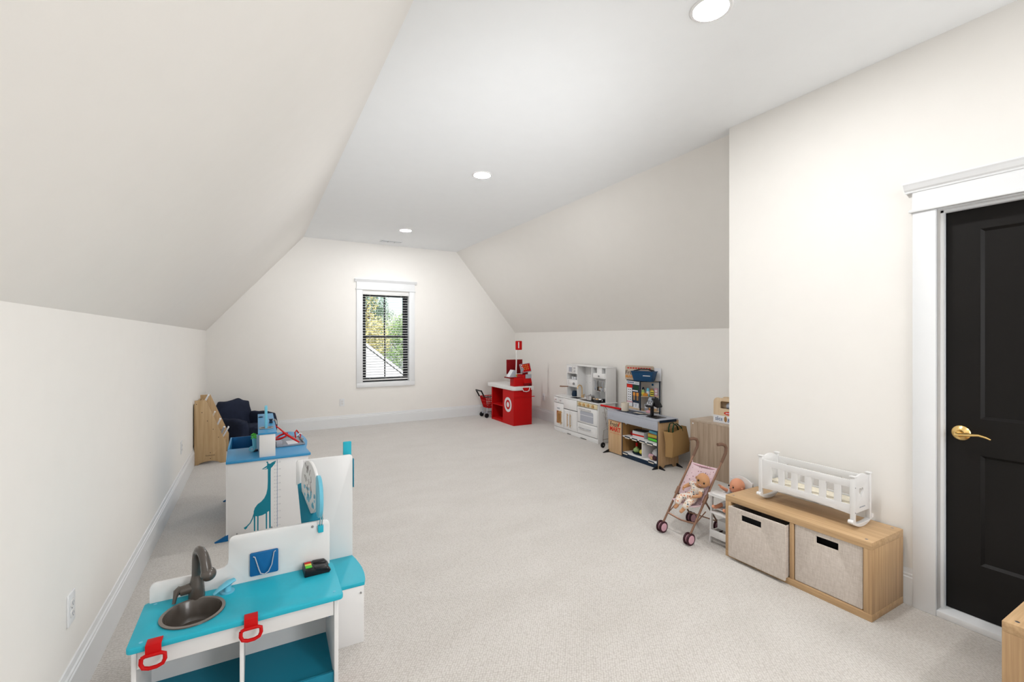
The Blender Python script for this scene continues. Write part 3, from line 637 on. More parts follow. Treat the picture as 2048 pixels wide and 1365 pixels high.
# local: +x faces the room, y is the width
def cushion(name, x0, x1, y0, y1, z0, z1, r, parent, rot=None):
    b = B(); b.box(x0, x1, y0, y1, z0, z1)
    bmesh.ops.subdivide_edges(b.bm, edges=b.bm.edges[:], cuts=5, use_grid_fill=True)
    c = Vector(((x0+x1)/2, (y0+y1)/2, (z0+z1)/2)); hx = Vector((x1-x0, y1-y0, z1-z0))/2
    for v in b.bm.verts:
        d = v.co - c; q = Vector((d.x/hx.x, d.y/hx.y, d.z/hx.z)); n = (abs(q.x)**4+abs(q.y)**4+abs(q.z)**4)**.25
        q /= max(n, .001)**.9; w = 1+.03*math.sin(d.x*31+d.y*17)+.03*math.sin(d.z*23+d.y*29)
        v.co = c + Vector((q.x*hx.x, q.y*hx.y, q.z*hx.z))*w
    if rot: b.xf(Matrix.Translation(c) @ rot @ Matrix.Translation(-c))
    o = b.out(name, m_navy, parent, smooth=True, angle=180); return o
cushion('seat', -.13, .26, -.19, .19, .0, .245, .05, ch)
cushion('backrest', -.30, -.11, -.24, .24, .02, .555, .05, ch, Matrix.Rotation(R(-7), 4, 'Y'))
cushion('armrest', -.20, .24, .165, .30, .0, .385, .05, ch)
cushion('armrest', -.20, .24, -.30, -.165, .0, .355, .05, ch)
b = B()
for k in range(38):
    y = -.185+k*.01; b.tube([(.255, y, .04), (.262, y, .12), (.25, y, .2), (.21, y, .232)], .0022, 4)
b.out('corduroy_rib', m_navy, ch)['kind'] = 'stuff'
def at(root, x, y, z=0):
    """room position of a point given in a thing's own frame"""
    return tuple(Matrix.Translation(root.location) @ root.rotation_euler.to_matrix().to_4x4() @ Vector((x, y, z)))
# ================================================================ red checkout stand
T = empty('checkout_stand', (3.508, 6.212, 0), -88, label='bright red play checkout stand with white counter and white ring target emblem', cat='toy counter')
# local frame: +x runs towards the right wall when seen from the left side
T.rotation_euler = (0, 0, R(0))
D, Wd = .765, .335      # depth along the room, width across
B().box(0, Wd, 0, .012, 0, .555).out('end_panel', m_red, T, bev=.001)
B().box(0, .010, .012, .36, 0, .555).out('side_panel', m_red, T)
B().box(0, .010, D-.03, D, 0, .555).out('side_panel', m_red, T)
B().box(Wd-.012, Wd, .012, D, 0, .555).out('back_panel', m_red, T)
B().box(.010, Wd-.012, D-.012, D, 0, .555).out('end_panel', m_red, T)
B().box(.002, Wd-.012, .345, .357, 0, .555).out('divider', m_redd, T)
B().box(.002, Wd-.012, .357, D-.012, .262, .274).out('shelf', m_red, T, bev=.001)
B().box(.002, Wd-.012, .357, D-.012, .0, .035).out('shelf', m_red, T, bev=.001)
plate('counter_top', [rrect(-.02, Wd+.02, -.03, D+.14, [.06, .01, .01, .04])], 'xy', .555, .615, m_white, T, bev=.004)
def ring(name, r0, r1, m, x):
    return B().lathe([(r1, 0), (r0, 0), (r0, .001), (r1, .001), (r1, 0)] if r1 > 0 else [(0, 0), (r0, 0), (r0, .001), (0, .001)], (x, .185, .315), 40, 'x').out(name, m, T)
e = plate('target_emblem', [circ(.185, .315, .118, .118, 40), circ(.185, .315, .077, .077, 40)], 'yz', -.0012, 0, m_paper, T)
plate('emblem_dot', [circ(.185, .315, .042, .042, 28)], 'yz', -.0012, 0, m_paper, e)
B().box(0, Wd+.045, -.012, 0, .440, .452).out('bag_shelf', m_red, T)
plate('handle_loop', [rrect(.14, .30, -.055, -.005, .02)], 'xz', -.004, .002, m_red, T).location = (0, -.03, .60)
b = B(); b.tube([(.13, -.036, .60), (.15, -.05, .545), (.20, -.056, .535), (.25, -.05, .545), (.275, -.036, .60)], .006, 7); b.out('bag_hanger', m_paper, T, smooth=True)
# register housing
B().box(.03, .20, .03, .17, .615, .752).out('scanner_housing', m_red, T, bev=.004)
B().box(-.04, .09, .05, .24, .742, .760).out('scale_tray', m_redd, T, bev=.003)
sc = B().prism([(-.035, .760), (.075, .760), (.075, .865), (.045, .875)], 'xz', .06, .19).out('price_display', m_grey, T, bev=.004)
B().prism([(-.037, .765), (-.035, .765), (.042, .872), (.040, .874)], 'xz', .075, .175).out('display_screen', m_paper, sc)
B().tube([(.10, .10, .75), (.115, .10, 1.33)], .010, 12).out('pole', m_white, T, smooth=True)
fl = plate('lane_flag', [rrect(.095, .205, 1.19, 1.335, .012)], 'xz', .088, .112, m_red, T, bev=.003)
text('lane_number', '1', .14, m_paper, fl, (.142, .0868, 1.262), ex=.0008, bold=.002)
B().box(.012, .012+.29, .24, .26, .80, 1.03).out('menu_board', m_redd, T, bev=.002)
B().box(.20, Wd+.01, .01, .27, .615, .66).out('register_base', m_redd, T, bev=.004)
B().prism([(.01, .66), (.27, .66), (.27, .79), (.06, .79)], 'yz', .20, Wd+.012).out('cash_register', m_red, T, bev=.005)
B().box(.235, Wd+.006, .02, .035, .735, .80).out('cash_drawer', m_grey, T, bev=.003)
B().box(.235, .315, .09, .13, .79, .83).out('screen_stand', m_redd, T)
sm = Matrix.Translation((.275, .10, .895)) @ Matrix.Rotation(R(-14), 4, 'X') @ Matrix.Rotation(R(-6), 4, 'Y')
s_ = B().box(-.095, .095, -.012, .012, -.07, .075).xf(sm).out('touch_screen', m_grey, T, bev=.004)
B().box(-.085, .085, -.0145, -.012, -.060, .065).xf(sm).out('screen_panel', m_red, s_)
for k in range(4): B().box(-.078, -.058, -.0165, -.0145, .04-.03*k, .058-.03*k).xf(sm).out('screen_key', m_paper, s_)
for k in range(9):
    B().box(-.04+.035*(k % 3), -.02+.035*(k % 3), -.016, -.0145, .035-.03*(k//3), .05-.03*(k//3)).xf(sm).out('screen_key', m_orange, s_)
B().tube([(.16, .045, .83), (.175, .035, .86), (.19, .03, .90)], [.012, .014, .018], 8).out('hand_scanner', m_txtg, T, smooth=True)
B().tube([(.075, .11, .80), (.095, .085, .79), (.11, .09, .775)], .010, 8).out('scanner_cord', m_yel, T, smooth=True)
t = empty('toy_coin_purse', at(T, .30, .01, .616), label='small white and pink toy card on the red register base', cat='toy card')
B().box(-.025, .02, 0, .02, 0, .022).out('card', m_paper, t, bev=.003)
# ================================================================ small red and black cart behind it
T = empty('toy_shopping_cart', (3.62, 7.18, 0), 0, label='small red toy shopping cart with dark handle behind the red checkout', cat='toy cart')
def frus(b, x0, x1, y0, y1, z0, X0, X1, Y0, Y1, z1, w=.004):
    lo = [(x0, y0), (x1, y0), (x1, y1), (x0, y1)]; hi = [(X0, Y0), (X1, Y0), (X1, Y1), (X0, Y1)]
    n = 9
    for i in range(4):
        j = (i+1) % 4
        for k in range(n+1):
            f = k/n; p = (lo[i][0]*(1-f)+lo[j][0]*f, lo[i][1]*(1-f)+lo[j][1]*f, z0); q = (hi[i][0]*(1-f)+hi[j][0]*f, hi[i][1]*(1-f)+hi[j][1]*f, z1)
            b.tube([p, q], w, 5)
    for f in (0, .33, .66, 1):
        r = [(lo[i][0]*(1-f)+hi[i][0]*f, lo[i][1]*(1-f)+hi[i][1]*f, z0*(1-f)+z1*f) for i in range(4)]; b.tube(r+[r[0]], w*1.4, 5)
b = B(); frus(b, -.13, .06, -.08, .08, .17, -.19, .13, -.10, .10, .36, .0055); b.out('basket', m_red, T)['kind'] = 'stuff'
B().box(-.13, .06, -.08, .08, .165, .172).out('basket_floor', m_redd, T)
b = B(); b.tube([(-.20, -.10, .36), (-.26, -.105, .47)], .013, 8); b.tube([(-.20, .10, .36), (-.26, .105, .47)], .013, 8); b.tube([(-.26, -.11, .47), (-.26, .11, .47)], .013, 8); b.tube([(-.19, -.105, .362), (.13, -.105, .362)], .008, 8)
b.out('handle', m_blk, T, smooth=True)
b = B(); b.tube([(-.13, -.08, .17), (-.15, -.09, .06)], .010, 8); b.tube([(-.13, .08, .17), (-.15, .09, .06)], .010, 8); b.tube([(-.15, -.09, .06), (.05, -.08, .08)], .009, 8); b.tube([(-.15, .09, .06), (.05, .08, .08)], .009, 8); b.tube([(.05, -.08, .08), (.05, -.07, .17)], .009, 8)
b.out('chassis', m_grey, T, smooth=True)
def wheel(b, c, r, w, ax='y'):
    b.lathe([(0, -w/2), (r*.8, -w/2), (r, -w/4), (r, w/4), (r*.8, w/2), (0, w/2)], c, 20, ax)
for p in [(-.155, -.10, .040), (-.155, .10, .040), (.06, -.08, .040), (.06, .08, .040)]:
    b = B(); wheel(b, p, .040, .028); b.out('wheel', m_blk, T, smooth=True)
# ================================================================ white play kitchen
T = empty('play_kitchen', (3.91, 5.68, 0), -92.16, label='white wooden play kitchen with gold handles against the right knee wall', cat='toy kitchen')
KW, KD, KH = 1.06, .285, .525
K = lambda n, m, x0, x1, y0, y1, z0, z1, bev=.0015, lb=None: B().box(x0, x1, y0, y1, z0, z1).out(n, m, T, bev=bev, label=lb)
K('side_panel', m_whitep, 0, .012, 0, KD, 0, KH-.014); K('side_panel', m_whitep, KW-.012, KW, 0, KD, 0, KH-.014)
K('back_panel', m_whitep, .012, KW-.012, KD-.01, KD, 0, KH-.014)
K('base_rail', m_whitep, .012, .33, .004, .018, 0, .062); K('base_rail', m_whitep, .43, .66, .004, .018, 0, .062); K('base_rail', m_whitep, .80, KW-.012, .004, .018, 0, .062)
K('base_rail', m_whitep, .33, .43, .004, .018, .012, .062); K('base_rail', m_whitep, .66, .80, .004, .018, .012, .062)
K('toe_slot_shade', m_dark, .33, .43, .019, .024, 0, .012); K('toe_slot_shade', m_dark, .66, .80, .019, .024, 0, .012)  # dark strips put in for the shade in the toe gaps
plate('countertop', [rrect(-.012, KW+.012, -.012, KD+.03, .004), rrect(.33, .53, .05, .17, .02)], 'xy', KH-.014, KH, m_whitep, T, bev=.002)
sk = B(); sk.box(.335, .525, .055, .165, KH-.07, KH-.062); sk.box(.330, .336, .05, .17, KH-.07, KH-.001); sk.box(.524, .530, .05, .17, KH-.07, KH-.001); sk.box(.33, .53, .05, .056, KH-.07, KH-.001); sk.box(.33, .53, .164, .17, KH-.07, KH-.001)
sk.out('sink', m_steel, T)
def knob(x, z, parent, m=m_steel, r=.012):
    return B().lathe([(0, -.024), (r, -.023), (r, -.012), (r*.5, -.008), (r*.5, 0), (0, 0)], (x, 0, z), 14, 'y').out('knob', m, parent, smooth=True)
for x0, x1 in ((.014, .133), (.137, .262)):
    d = K('drawer', m_whitep, x0, x1, -.006, .008, .425, .505); knob((x0+x1)/2, .465, d)
dd = K('door', m_whitep, .014, .262, -.006, .008, .068, .418)
gf = plate('door_frame', [rrect(.085, .205, .125, .305, .004), rrect(.105, .180, .150, .265, .004)], 'xz', -.011, -.006, m_gold, dd, bev=.001)
B().box(.105, .180, -.0085, -.006, .150, .265).out('door_window', m_martd, dd)
def bar(x0, z0, x1, z1, parent, m=m_gold, r=.005, off=-.026):
    b = B(); b.tube([(x0, off, z0), (x1, off, z1)], r, 8)
    for f in (.12, .88): b.tube([(x0+(x1-x0)*f, off, z0+(z1-z0)*f), (x0+(x1-x0)*f, -.006, z0+(z1-z0)*f)], r*.8, 6)
    return b.out('bar_handle', m, parent, smooth=True)
bar(.222, .115, .222, .32, dd)
knob(.122, .345, dd, m_txtg, .007); knob(.158, .345, dd, m_txtg, .007)
K('sink_apron', m_whitep, .268, .598, -.012, .006, .362, .508, .004)
for x0, x1, hx in ((.270, .432, .385), (.436, .598, .455)):
    d = K('door', m_whitep, x0, x1, -.006, .008, .068, .352); plate('door_molding', [rrect(x0+.015, x1-.015, .085, .335, .002), rrect(x0+.025, x1-.025, .095, .325, .002)], 'xz', -.009, -.006, m_whitep, d)
    bar(hx, .115, hx, .30, d)
cp = K('control_panel', m_cream, .608, 1.046, -.008, .008, .445, .505)
for x in (.675, .765, .865, .965):
    B().lathe([(0, -.030), (.018, -.029), (.020, -.012), (.023, -.008), (0, -.008)], (x, 0, .475), 16, 'y').out('knob', m_gold, cp, smooth=True)
d = K('oven_door', m_whitep, .608, 1.046, -.006, .008, .225, .438)
wn_ = plate('oven_window', [rrect(.675, .965, .245, .385, [.004, .004, .02, .02])], 'xz', -.0085, -.006, m_grey, d)
B().box(.675, .965, -.0100, -.0085, .330, .338).out('oven_rack', m_paper, wn_)
bar(.665, .412, .94, .412, d, m_steel, .0055)
d = K('drawer', m_whitep, .608, 1.046, -.006, .008, .070, .218)
plate('drawer_molding', [rrect(.64, 1.015, .09, .2, .003), rrect(.65, 1.005, .10, .19, .003)], 'xz', -.009, -.006, m_whitep, d)
bar(.665, .155, .94, .155, d, m_steel, .0055)
K('cooktop', m_blk, .62, 1.03, .02, .20, KH, KH+.004, .001)
# hutch
HY = .135
K('hutch_side', m_whitep, .135, .147, HY, KD, KH, .98); K('hutch_side', m_whitep, 1.04, 1.052, HY, KD+.02, KH, .98)
K('hutch_divider', m_whitep, .395, .405, HY, KD, KH, .98); K('hutch_divider', m_whitep, .735, .745, HY, KD, KH, .98)
K('hutch_back', m_whitep, .147, 1.04, KD-.006, KD, KH, .98); K('hutch_top', m_whitep, .130, 1.056, HY-.004, KD+.022, .98, .992)
mw = K('microwave_panel', m_whitep, .147, .395, HY, HY+.01, .860, .978)
B().box(.195, .275, HY-.003, HY, .885, .952).out('microwave_window', m_grey, mw); 
b = B(); b.tube([(.295, HY-.014, .875), (.295, HY-.014, .965)], .004, 7); b.out('bar_handle', m_steel, mw, smooth=True)
for z in (.945, .90): B().lathe([(0, HY-.014), (.014, HY-.012), (.014, HY), (0, HY)], (.345, 0, z), 12, 'y').out('dial', m_steel, mw, smooth=True)
cf = K('coffee_panel', m_whitep, .147, .395, HY, HY+.01, .672, .765)
B().lathe([(0, HY-.018), (.018, HY-.016), (.018, HY), (0, HY)], (.325, 0, .715), 14, 'y').out('dial', m_screw, cf, smooth=True)
for k in range(3): B().box(.185, .192, HY-.002, HY, .700+.02*k, .708+.02*k).out('button', m_txtg, cf)
B().tube([(.20, HY-.02, .665), (.13, HY-.07, .662), (.09, HY-.09, .662)], [.007, .009, .010], 8).out('portafilter', m_rose, T, smooth=True)
K('hutch_shelf', m_whitep, .147, .395, HY, KD, .765, .772); K('hutch_shelf', m_whitep, .147, .395, HY, KD, .667, .672)
for x in (.43, .52):
    for z in (.83, .74): B().lathe([(0, KD-.008), (.004, KD-.008), (.004, KD-.006), (0, KD-.006)], (x, 0, z), 8, 'y').out('screw', m_screw, T)
hd_ = K('cooker_hood', m_whitep, .79, 1.04, HY-.012, KD-.02, .838, .905, .004)
B().box(.86, .965, HY, KD-.02, .905, .978).out('hood_chimney', m_whitep, hd_)
B().lathe([(0, HY-.024), (.012, HY-.023), (.012, HY-.012), (0, HY-.012)], (.92, 0, .868), 12, 'y').out('dial', m_screw, hd_, smooth=True)
B().tube([(.752, HY+.03, .80), (1.038, HY+.03, .80)], .004, 7).out('utensil_rail', m_steel, T, smooth=True)
K('spice_shelf', m_steel, .79, .93, HY+.02, KD-.01, .655, .662)
f = B().lathe([(0, KH), (.014, KH), (.012, KH+.03), (0, KH+.03)], (.43, .20, 0), 14).out('faucet', m_gold, T, smooth=True)
B().tube([(.43, .20, KH+.03), (.43, .20, .66), (.43, .185, .695), (.43, .155, .705), (.43, .13, .69), (.43, .12, .65)], .007, 10).out('spout', m_gold, f, smooth=True)
B().tube([(.47, .20, KH), (.47, .20, KH+.045), (.50, .19, KH+.05)], .006, 8).out('tap_lever', m_gold, f, smooth=True)
kit = T
def kt(name, x, y, z, lb, cat, group=None): return empty(name, at(kit, x, y, z), -92.16, lb, cat, group)
t = kt('toy_pot', .765, .10, KH+.0045, 'small steel toy pot with lid on the black play cooktop', 'toy pot')
B().lathe([(0, 0), (.052, 0), (.055, .004), (.055, .060), (.057, .062), (.053, .062), (.052, .006), (0, .006)], n=28).out('bowl', m_steel, t, smooth=True)
B().lathe([(.056, .062), (.045, .070), (.02, .074), (.008, .075), (.008, .085), (0, .086)], n=28).out('lid', m_steel, t, smooth=True)
for s in (-1, 1): B().tube([(s*.054, -.015, .045), (s*.075, -.012, .047), (s*.075, .012, .047), (s*.054, .015, .045)], .004, 7).out('handle', m_blk, t, smooth=True)
t = kt('toy_pan', .925, .10, KH+.0045, 'shallow steel toy pan right of the toy pot on the cooktop', 'toy pan')
B().lathe([(0, 0), (.045, 0), (.060, .030), (.062, .031), (.056, .030), (.043, .005), (0, .005)], n=28).out('bowl', m_steel, t, smooth=True)
B().tube([(-.055, 0, .026), (-.085, -.01, .035)], [.006, .009], 8).out('handle', m_light, t, smooth=True)
t = kt('toy_food', .905, .105, KH+.010, 'tan piece of toy food lying in the steel pan', 'toy food')
B().ball((0, 0, .020), (.025, .022, .018), 12, 8).out('bun', m_martw, t, smooth=True)
for k, (x, m, lb) in enumerate([(.225, m_paper, 'left white cup in the upper hutch niche of the play kitchen'), (.285, m_paper, 'middle white cup in the upper hutch niche of the play kitchen'), (.345, m_txtg, 'grey cup in the upper hutch niche of the play kitchen')]):
    t = kt('toy_cup', x, HY+.05, .7725, lb, 'toy cup', 'cups in the hutch niche')
    B().lathe([(0, 0), (.016, 0), (.02, .038), (.018, .038), (.014, .004), (0, .004)], n=18).out('bowl', m, t, smooth=True)
    B().tube([(.018, 0, .03), (.028, 0, .024), (.018, 0, .010)], .0025, 6).out('handle', m, t, smooth=True)
t = kt('coffee_pot', .27, HY+.05, KH+.0005, 'dark toy coffee pot in the lower hutch niche', 'toy pot')
B().lathe([(0, 0), (.04, 0), (.045, .03), (.035, .07), (.03, .08), (0, .08)], n=24).out('jug', m_navyp, t, smooth=True)
B().tube([(.035, 0, .07), (.065, 0, .06), (.06, 0, .025), (.042, 0, .02)], .005, 8).out('handle', m_blk, t, smooth=True)
for k, (x, m, hd, lb) in enumerate([(.80, m_txtg, 'spoon', 'grey toy spoon hanging leftmost under the play hood'), (.85, m_blk, 'spatula', 'black toy spatula hanging second under the play hood'), (.90, m_steel, 'ladle', 'steel toy ladle hanging third under the play hood'), (.95, m_grey, 'whisk', 'grey toy whisk hanging fourth under the play hood'), (1.0, m_steel, 'turner', 'steel toy turner hanging rightmost under the play hood')]):
    t = kt('toy_'+hd, x, HY+.022, .80, lb, 'toy utensil', 'utensils under the play hood')
    B().tube([(0, 0, .004), (0, -.002, -.02), (0, 0, -.085)], .0035, 6).out('handle', m, t, smooth=True)
    if hd in ('spatula', 'turner'): B().box(-.014, .014, -.002, .002, -.135, -.085).out('blade', m, t, bev=.001)
    elif hd == 'whisk':
        b = B()
        for q in range(4):
            a = q*math.pi/4; b.tube([(0, 0, -.085), (.014*math.cos(a), .014*math.sin(a), -.115), (0, 0, -.14), (-.014*math.cos(a), -.014*math.sin(a), -.115), (0, 0, -.085)], .0012, 4)
        b.out('wires', m, t)
    else: B().ball((0, -.003, -.105), (.016, .008, .022), 12, 8).out('bowl', m, t, smooth=True)
for k, (x, m, lb) in enumerate([(.815, m_light, 'tan spice jar on the small steel shelf of the play kitchen'), (.845, m_rose, 'reddish spice jar on the small steel shelf of the play kitchen'), (.88, m_paper, 'white spice jar on the small steel shelf of the play kitchen')]):
    t = kt('spice_jar', x, HY+.06, .6625, lb, 'toy jar', 'spice jars on the play kitchen shelf')
    B().lathe([(0, 0), (.012, 0), (.012, .035), (.009, .04), (0, .04)], n=14).out('jar', m, t, smooth=True)
    B().lathe([(0, .040), (.010, .040), (.010, .052), (0, .052)], n=14).out('lid', m_martd, t)
t = kt('mixing_bowl', .93, .215, KH+.0005, 'steel toy mixing bowl at the back of the cooktop', 'toy bowl')
B().lathe([(0, 0), (.02, 0), (.045, .035), (.047, .036), (.043, .035), (.018, .004), (0, .004)], n=24).out('bowl', m_steel, t, smooth=True)
# ================================================================ grocery counter
T = empty('market_counter', (3.72, 4.25, 0), -92.7, label='wooden play grocery counter with grey top and red and black lettering', cat='toy counter')
mk = T; MW, MD, MH = .82, .295, .51
K = lambda n, m, x0, x1, y0, y1, z0, z1, bev=.0015, lb=None: B().box(x0, x1, y0, y1, z0, z1).out(n, m, T, bev=bev, label=lb)
K('side_panel', m_martd, 0, .012, .004, MD, .0, .495)
sd_ = [(.0, 0), (.075, 0), (.10, .03), (.20, .03), (.225, 0), (MD, 0), (MD, .495), (0, .495)]
plate('side_panel', [sd_], 'yz', MW-.012, MW, m_martw, T, bev=.001)
fp = K('front_panel', m_martw, .0, .250, -.002, .010, .012, .41)
K('apron', m_grey, -.004, MW+.004, -.014, -.002, .402, .497)
plate('countertop', [rrect(-.004, MW+.010, -.014, MD+.004, [.004, .035, .035, .004])], 'xy', .497, .512, m_grey, T, bev=.003)
K('divider', m_martd, .250, .258, 0, MD, .02, .495)
K('edge_trim', m_navyp, .2495, .2585, -.006, -.001, .0, .402, .0005); K('edge_trim', m_navyp, MW-.013, MW-.002, -.006, .0, .0, .402, .0005)
K('edge_trim', m_navyp, MW+.0105, MW+.013, .01, .25, .485, .512, .0005)
K('back_panel', m_martd, .012, MW-.012, MD-.008, MD, .02, .30)
K('shelf', m_whitep, .258, MW-.012, .0, MD-.01, .238, .250); K('shelf', m_whitep, .258, MW-.012, .0, MD-.01, .050, .062)
K('shelf_divider', m_whitep, .575, .585, .0, MD-.01, .062, .238)
K('toe_board', m_navyp, .258, MW-.012, .004, .012, .0, .048)
for x in (.30, .42, .54, .66):
    t = K('price_rail', m_navyp, x, x+.085, -.005, 0, .236, .252, .0005); B().box(x+.004, x+.081, -.0065, -.005, .228, .240).out('price_card', m_cup, t)
for x in (.265, .68): t = K('price_rail', m_navyp, x, x+.085, -.005, 0, .048, .064, .0005); B().box(x+.004, x+.081, -.0065, -.005, .040, .052).out('price_card', m_cup, t)
B().lathe([(0, -.0005), (.016, -.0005), (.016, 0), (0, 0)], (.2585, .055, .385), 20, 'x').out('round_hole', m_paper, T)
for x in (.10, .35, .56, .77): B().lathe([(0, -.0155), (.003, -.0155), (.003, -.014), (0, -.014)], (x, 0, .45), 8, 'y').out('screw', m_screw, T)
for p in ((.03, .045), (.215, .045)): B().lathe([(0, -.0035), (.005, -.0035), (.005, -.002), (0, -.002)], (p[0], 0, p[1]), 8, 'y').out('screw', m_martd, fp)
text('lettering', 'Fresh', .072, m_txtk, fp, (.105, -.0026, .350), shear=.15, sx=.95, bold=.0005)
text('lettering', 'MART', .074, m_txtr, fp, (.125, -.0026, .293), sx=1.0, bold=.002)
B().box(.03, .23, -.003, -.002, .390, .392).out('rule', m_txtr, fp); B().box(.03, .23, -.003, -.002, .245, .247).out('rule', m_txtr, fp)
cr0 = plate('carrot_print', [[(.175, .345), (.185, .33), (.205, .37), (.215, .39), (.20, .385), (.185, .365)]], 'xz', -.003, -.002, m_txtr, fp)
for (x, y, a) in ((0.006, .05, 90), (.006, .26, 90)):
    plate('foot', [[(.0, 0), (-.062, 0), (-.064, .004), (.0, .034)]], 'xz', y-.007, y+.007, m_blk, T)
for y in (.02, .27):
    plate('foot', [[(MW, 0), (MW+.075, 0), (MW+.077, .004), (MW, .032)]], 'xz', y-.008, y+.008, m_blk, T)
plate('foot', [[(-.002, 0), (-.075, 0), (-.077, .004), (-.002, .040)]], 'yz', MW-.012, MW, m_blk, T)
plate('foot', [[(-.002, 0), (-.085, 0), (-.087, .004), (-.002, .036)]], 'yz', .0, .012, m_blk, T)
B().box(.10, .46, .04, .22, .512, .5145).out('conveyor_belt', m_navyp, T)
B().box(.58, .74, .05, .20, .512, .516).out('scanner_plate', m_blk, T, bev=.001)
B().lathe([(.0, .27), (.013, .27), (.013, .2705)], n=3) if False else None
text('brand_mark', 'natural play', .014, m_txtk, T, (MW+.0005, .12, .055), (90, 0, 90)) if False else None
def mt(name, x, y, z, lb, cat, group=None, rz=0): return empty(name, at(mk, x, y, z), -92.7+rz, lb, cat, group)
t = mt('mug', .185, .10, .515, 'cream mug with curled handle on the grey grocery counter', 'mug')
B().lathe([(0, 0), (.038, 0), (.042, .005), (.047, .100), (.044, .100), (.039, .008), (0, .008)], n=32).out('cup', m_cup, t, smooth=True)
B().tube([(-.042, 0, .085), (-.066, 0, .080), (-.072, 0, .058), (-.060, 0, .035), (-.041, 0, .028)], .006, 8).out('handle', m_cup, t, smooth=True)
t = mt('card_terminal', .60, .125, .5165, 'black toy card terminal on a post on the grocery counter', 'toy card terminal')
B().box(-.035, .035, -.04, .04, 0, .006).out('base', m_blk, t, bev=.002)
B().box(-.016, .016, -.012, .016, .006, .13).out('post', m_blk, t, bev=.003)
hm = Matrix.Translation((-.005, -.01, .155)) @ Matrix.Rotation(R(14), 4, 'Z') @ Matrix.Rotation(R(-36), 4, 'X')
h = B().box(-.045, .045, -.014, .014, -.065, .065).xf(hm).out('housing', m_blk, t, bev=.004)
B().box(-.034, .034, -.0155, -.014, .005, .052).xf(hm).out('screen', m_txtg, h)
for k in range(9): B().box(-.032+.024*(k % 3), -.016+.024*(k % 3), -.018, -.014, -.014-.017*(k//3), -.004-.017*(k//3)).xf(hm).out('key', m_paper if k % 2 else m_grey, h)
B().prism([(.0, .12), (.085, .10), (.095, .115), (.03, .20), (.0, .205)], 'xz', -.01, .065).out('printer', m_blk, t, bev=.006)
t = mt('toy_receipt', .42, .13, .5150, 'long cream paper receipt lying across the conveyor belt', 'toy receipt')
B().prism([(-.10, 0), (.02, .004), (.10, .018), (.13, .020), (.13, .022), (.10, .020), (.02, .006), (-.10, .002)], 'xz', -.025, .025).out('paper', m_cup, t)
t = mt('toy_scanner', .50, .17, .5130, 'clear and pink toy hand scanner behind the card terminal', 'toy scanner')
B().tube([(-.03, 0, .03), (0, 0, .035), (.05, 0, .03)], [.014, .020, .012], 10).out('head', m_pinkw, t, smooth=True)
B().tube([(.0, 0, .03), (.01, .0, .012)], .011, 8).out('grip', m_paper, t, smooth=True)
def gbox(name, x, y, z, w, d, h, m, lb, band=None, bandm=None, rz=0, grp='groceries in the play counter'):
    t = mt(name, x, y, z, lb, 'toy grocery', grp, rz)
    c = B().box(-w/2, w/2, -d/2, d/2, 0, h).out('carton', m, t, bev=.0015)
    if band: B().box(-w/2-.0005, w/2+.0005, -d/2-.0008, -d/2, h*band[0], h*band[1]).out('printed_band', bandm, c)
    return t
t = gbox('grocery_box', .435, .12, .2505, .17, .10, .070, m_paper, 'white grocery box with red print on the upper counter shelf', (.25, .5), m_txtr, 6)
t = gbox('grocery_box', .44, .12, .3215, .15, .085, .012, m_blk, 'flat dark box lying on the white grocery box', rz=12)
t = gbox('grocery_box', .685, .13, .2505, .19, .11, .040, m_green, 'green grocery carton at the bottom of the coloured carton stack', (.2, .8), m_lime, -3)
t = gbox('grocery_box', .680, .13, .2910, .18, .105, .040, m_orange, 'orange grocery carton in the middle of the coloured carton stack', (.2, .8), m_yel, 2)
t = gbox('grocery_box', .685, .13, .3315, .17, .10, .032, m_blue, 'blue grocery carton on top of the coloured carton stack', (.2, .8), m_skyb, -5)
t = mt('toy_apple', .315, .10, .2505, 'dark red toy apple at the left of the upper counter shelf', 'toy food')
B().lathe([(0, .004), (.014, 0), (.026, .014), (.027, .03), (.018, .044), (.006, .042), (0, .038)], n=18).out('fruit', m_redd, t, smooth=True)
B().tube([(0, 0, .038), (.002, 0, .05)], .0018, 5).out('stem', m_martd, t)
for x, m, cap, lb in [(.395, m_green, m_red, 'pale green squeeze bottle with striped neck on the lower counter shelf'), (.495, m_yel, m_orange, 'yellow squeeze bottle with round body on the lower counter shelf')]:
    t = mt('toy_bottle', x, .09, .0765, lb, 'toy bottle', 'squeeze bottles on the lower shelf')
    mm = m if m is m_yel else m_leaf1
    B().lathe([(0, 0), (.030, 0), (.040, .015), (.036, .035), (.016, .048), (.010, .065), (0, .065)], n=24).out('body', mm, t, smooth=True)
    B().lathe([(.011, .065), (.013, .075), (.009, .085), (.013, .095), (.010, .108), (0, .11)], n=16).out('neck', cap, t, smooth=True)
    B().ball((0, 0, .120), (.015, .012, .014), 10, 8).out('cap', m_green, t, smooth=True)
t = mt('produce_tray', .45, .09, .0630, 'dark oval produce tray under the squeeze bottles', 'toy tray')
B().lathe([(0, 0), (.085, 0), (.095, .013), (.088, .013), (.08, .004), (0, .004)], n=28, sx=1.15, sy=.7).out('tray', m_navyp, t, smooth=True)
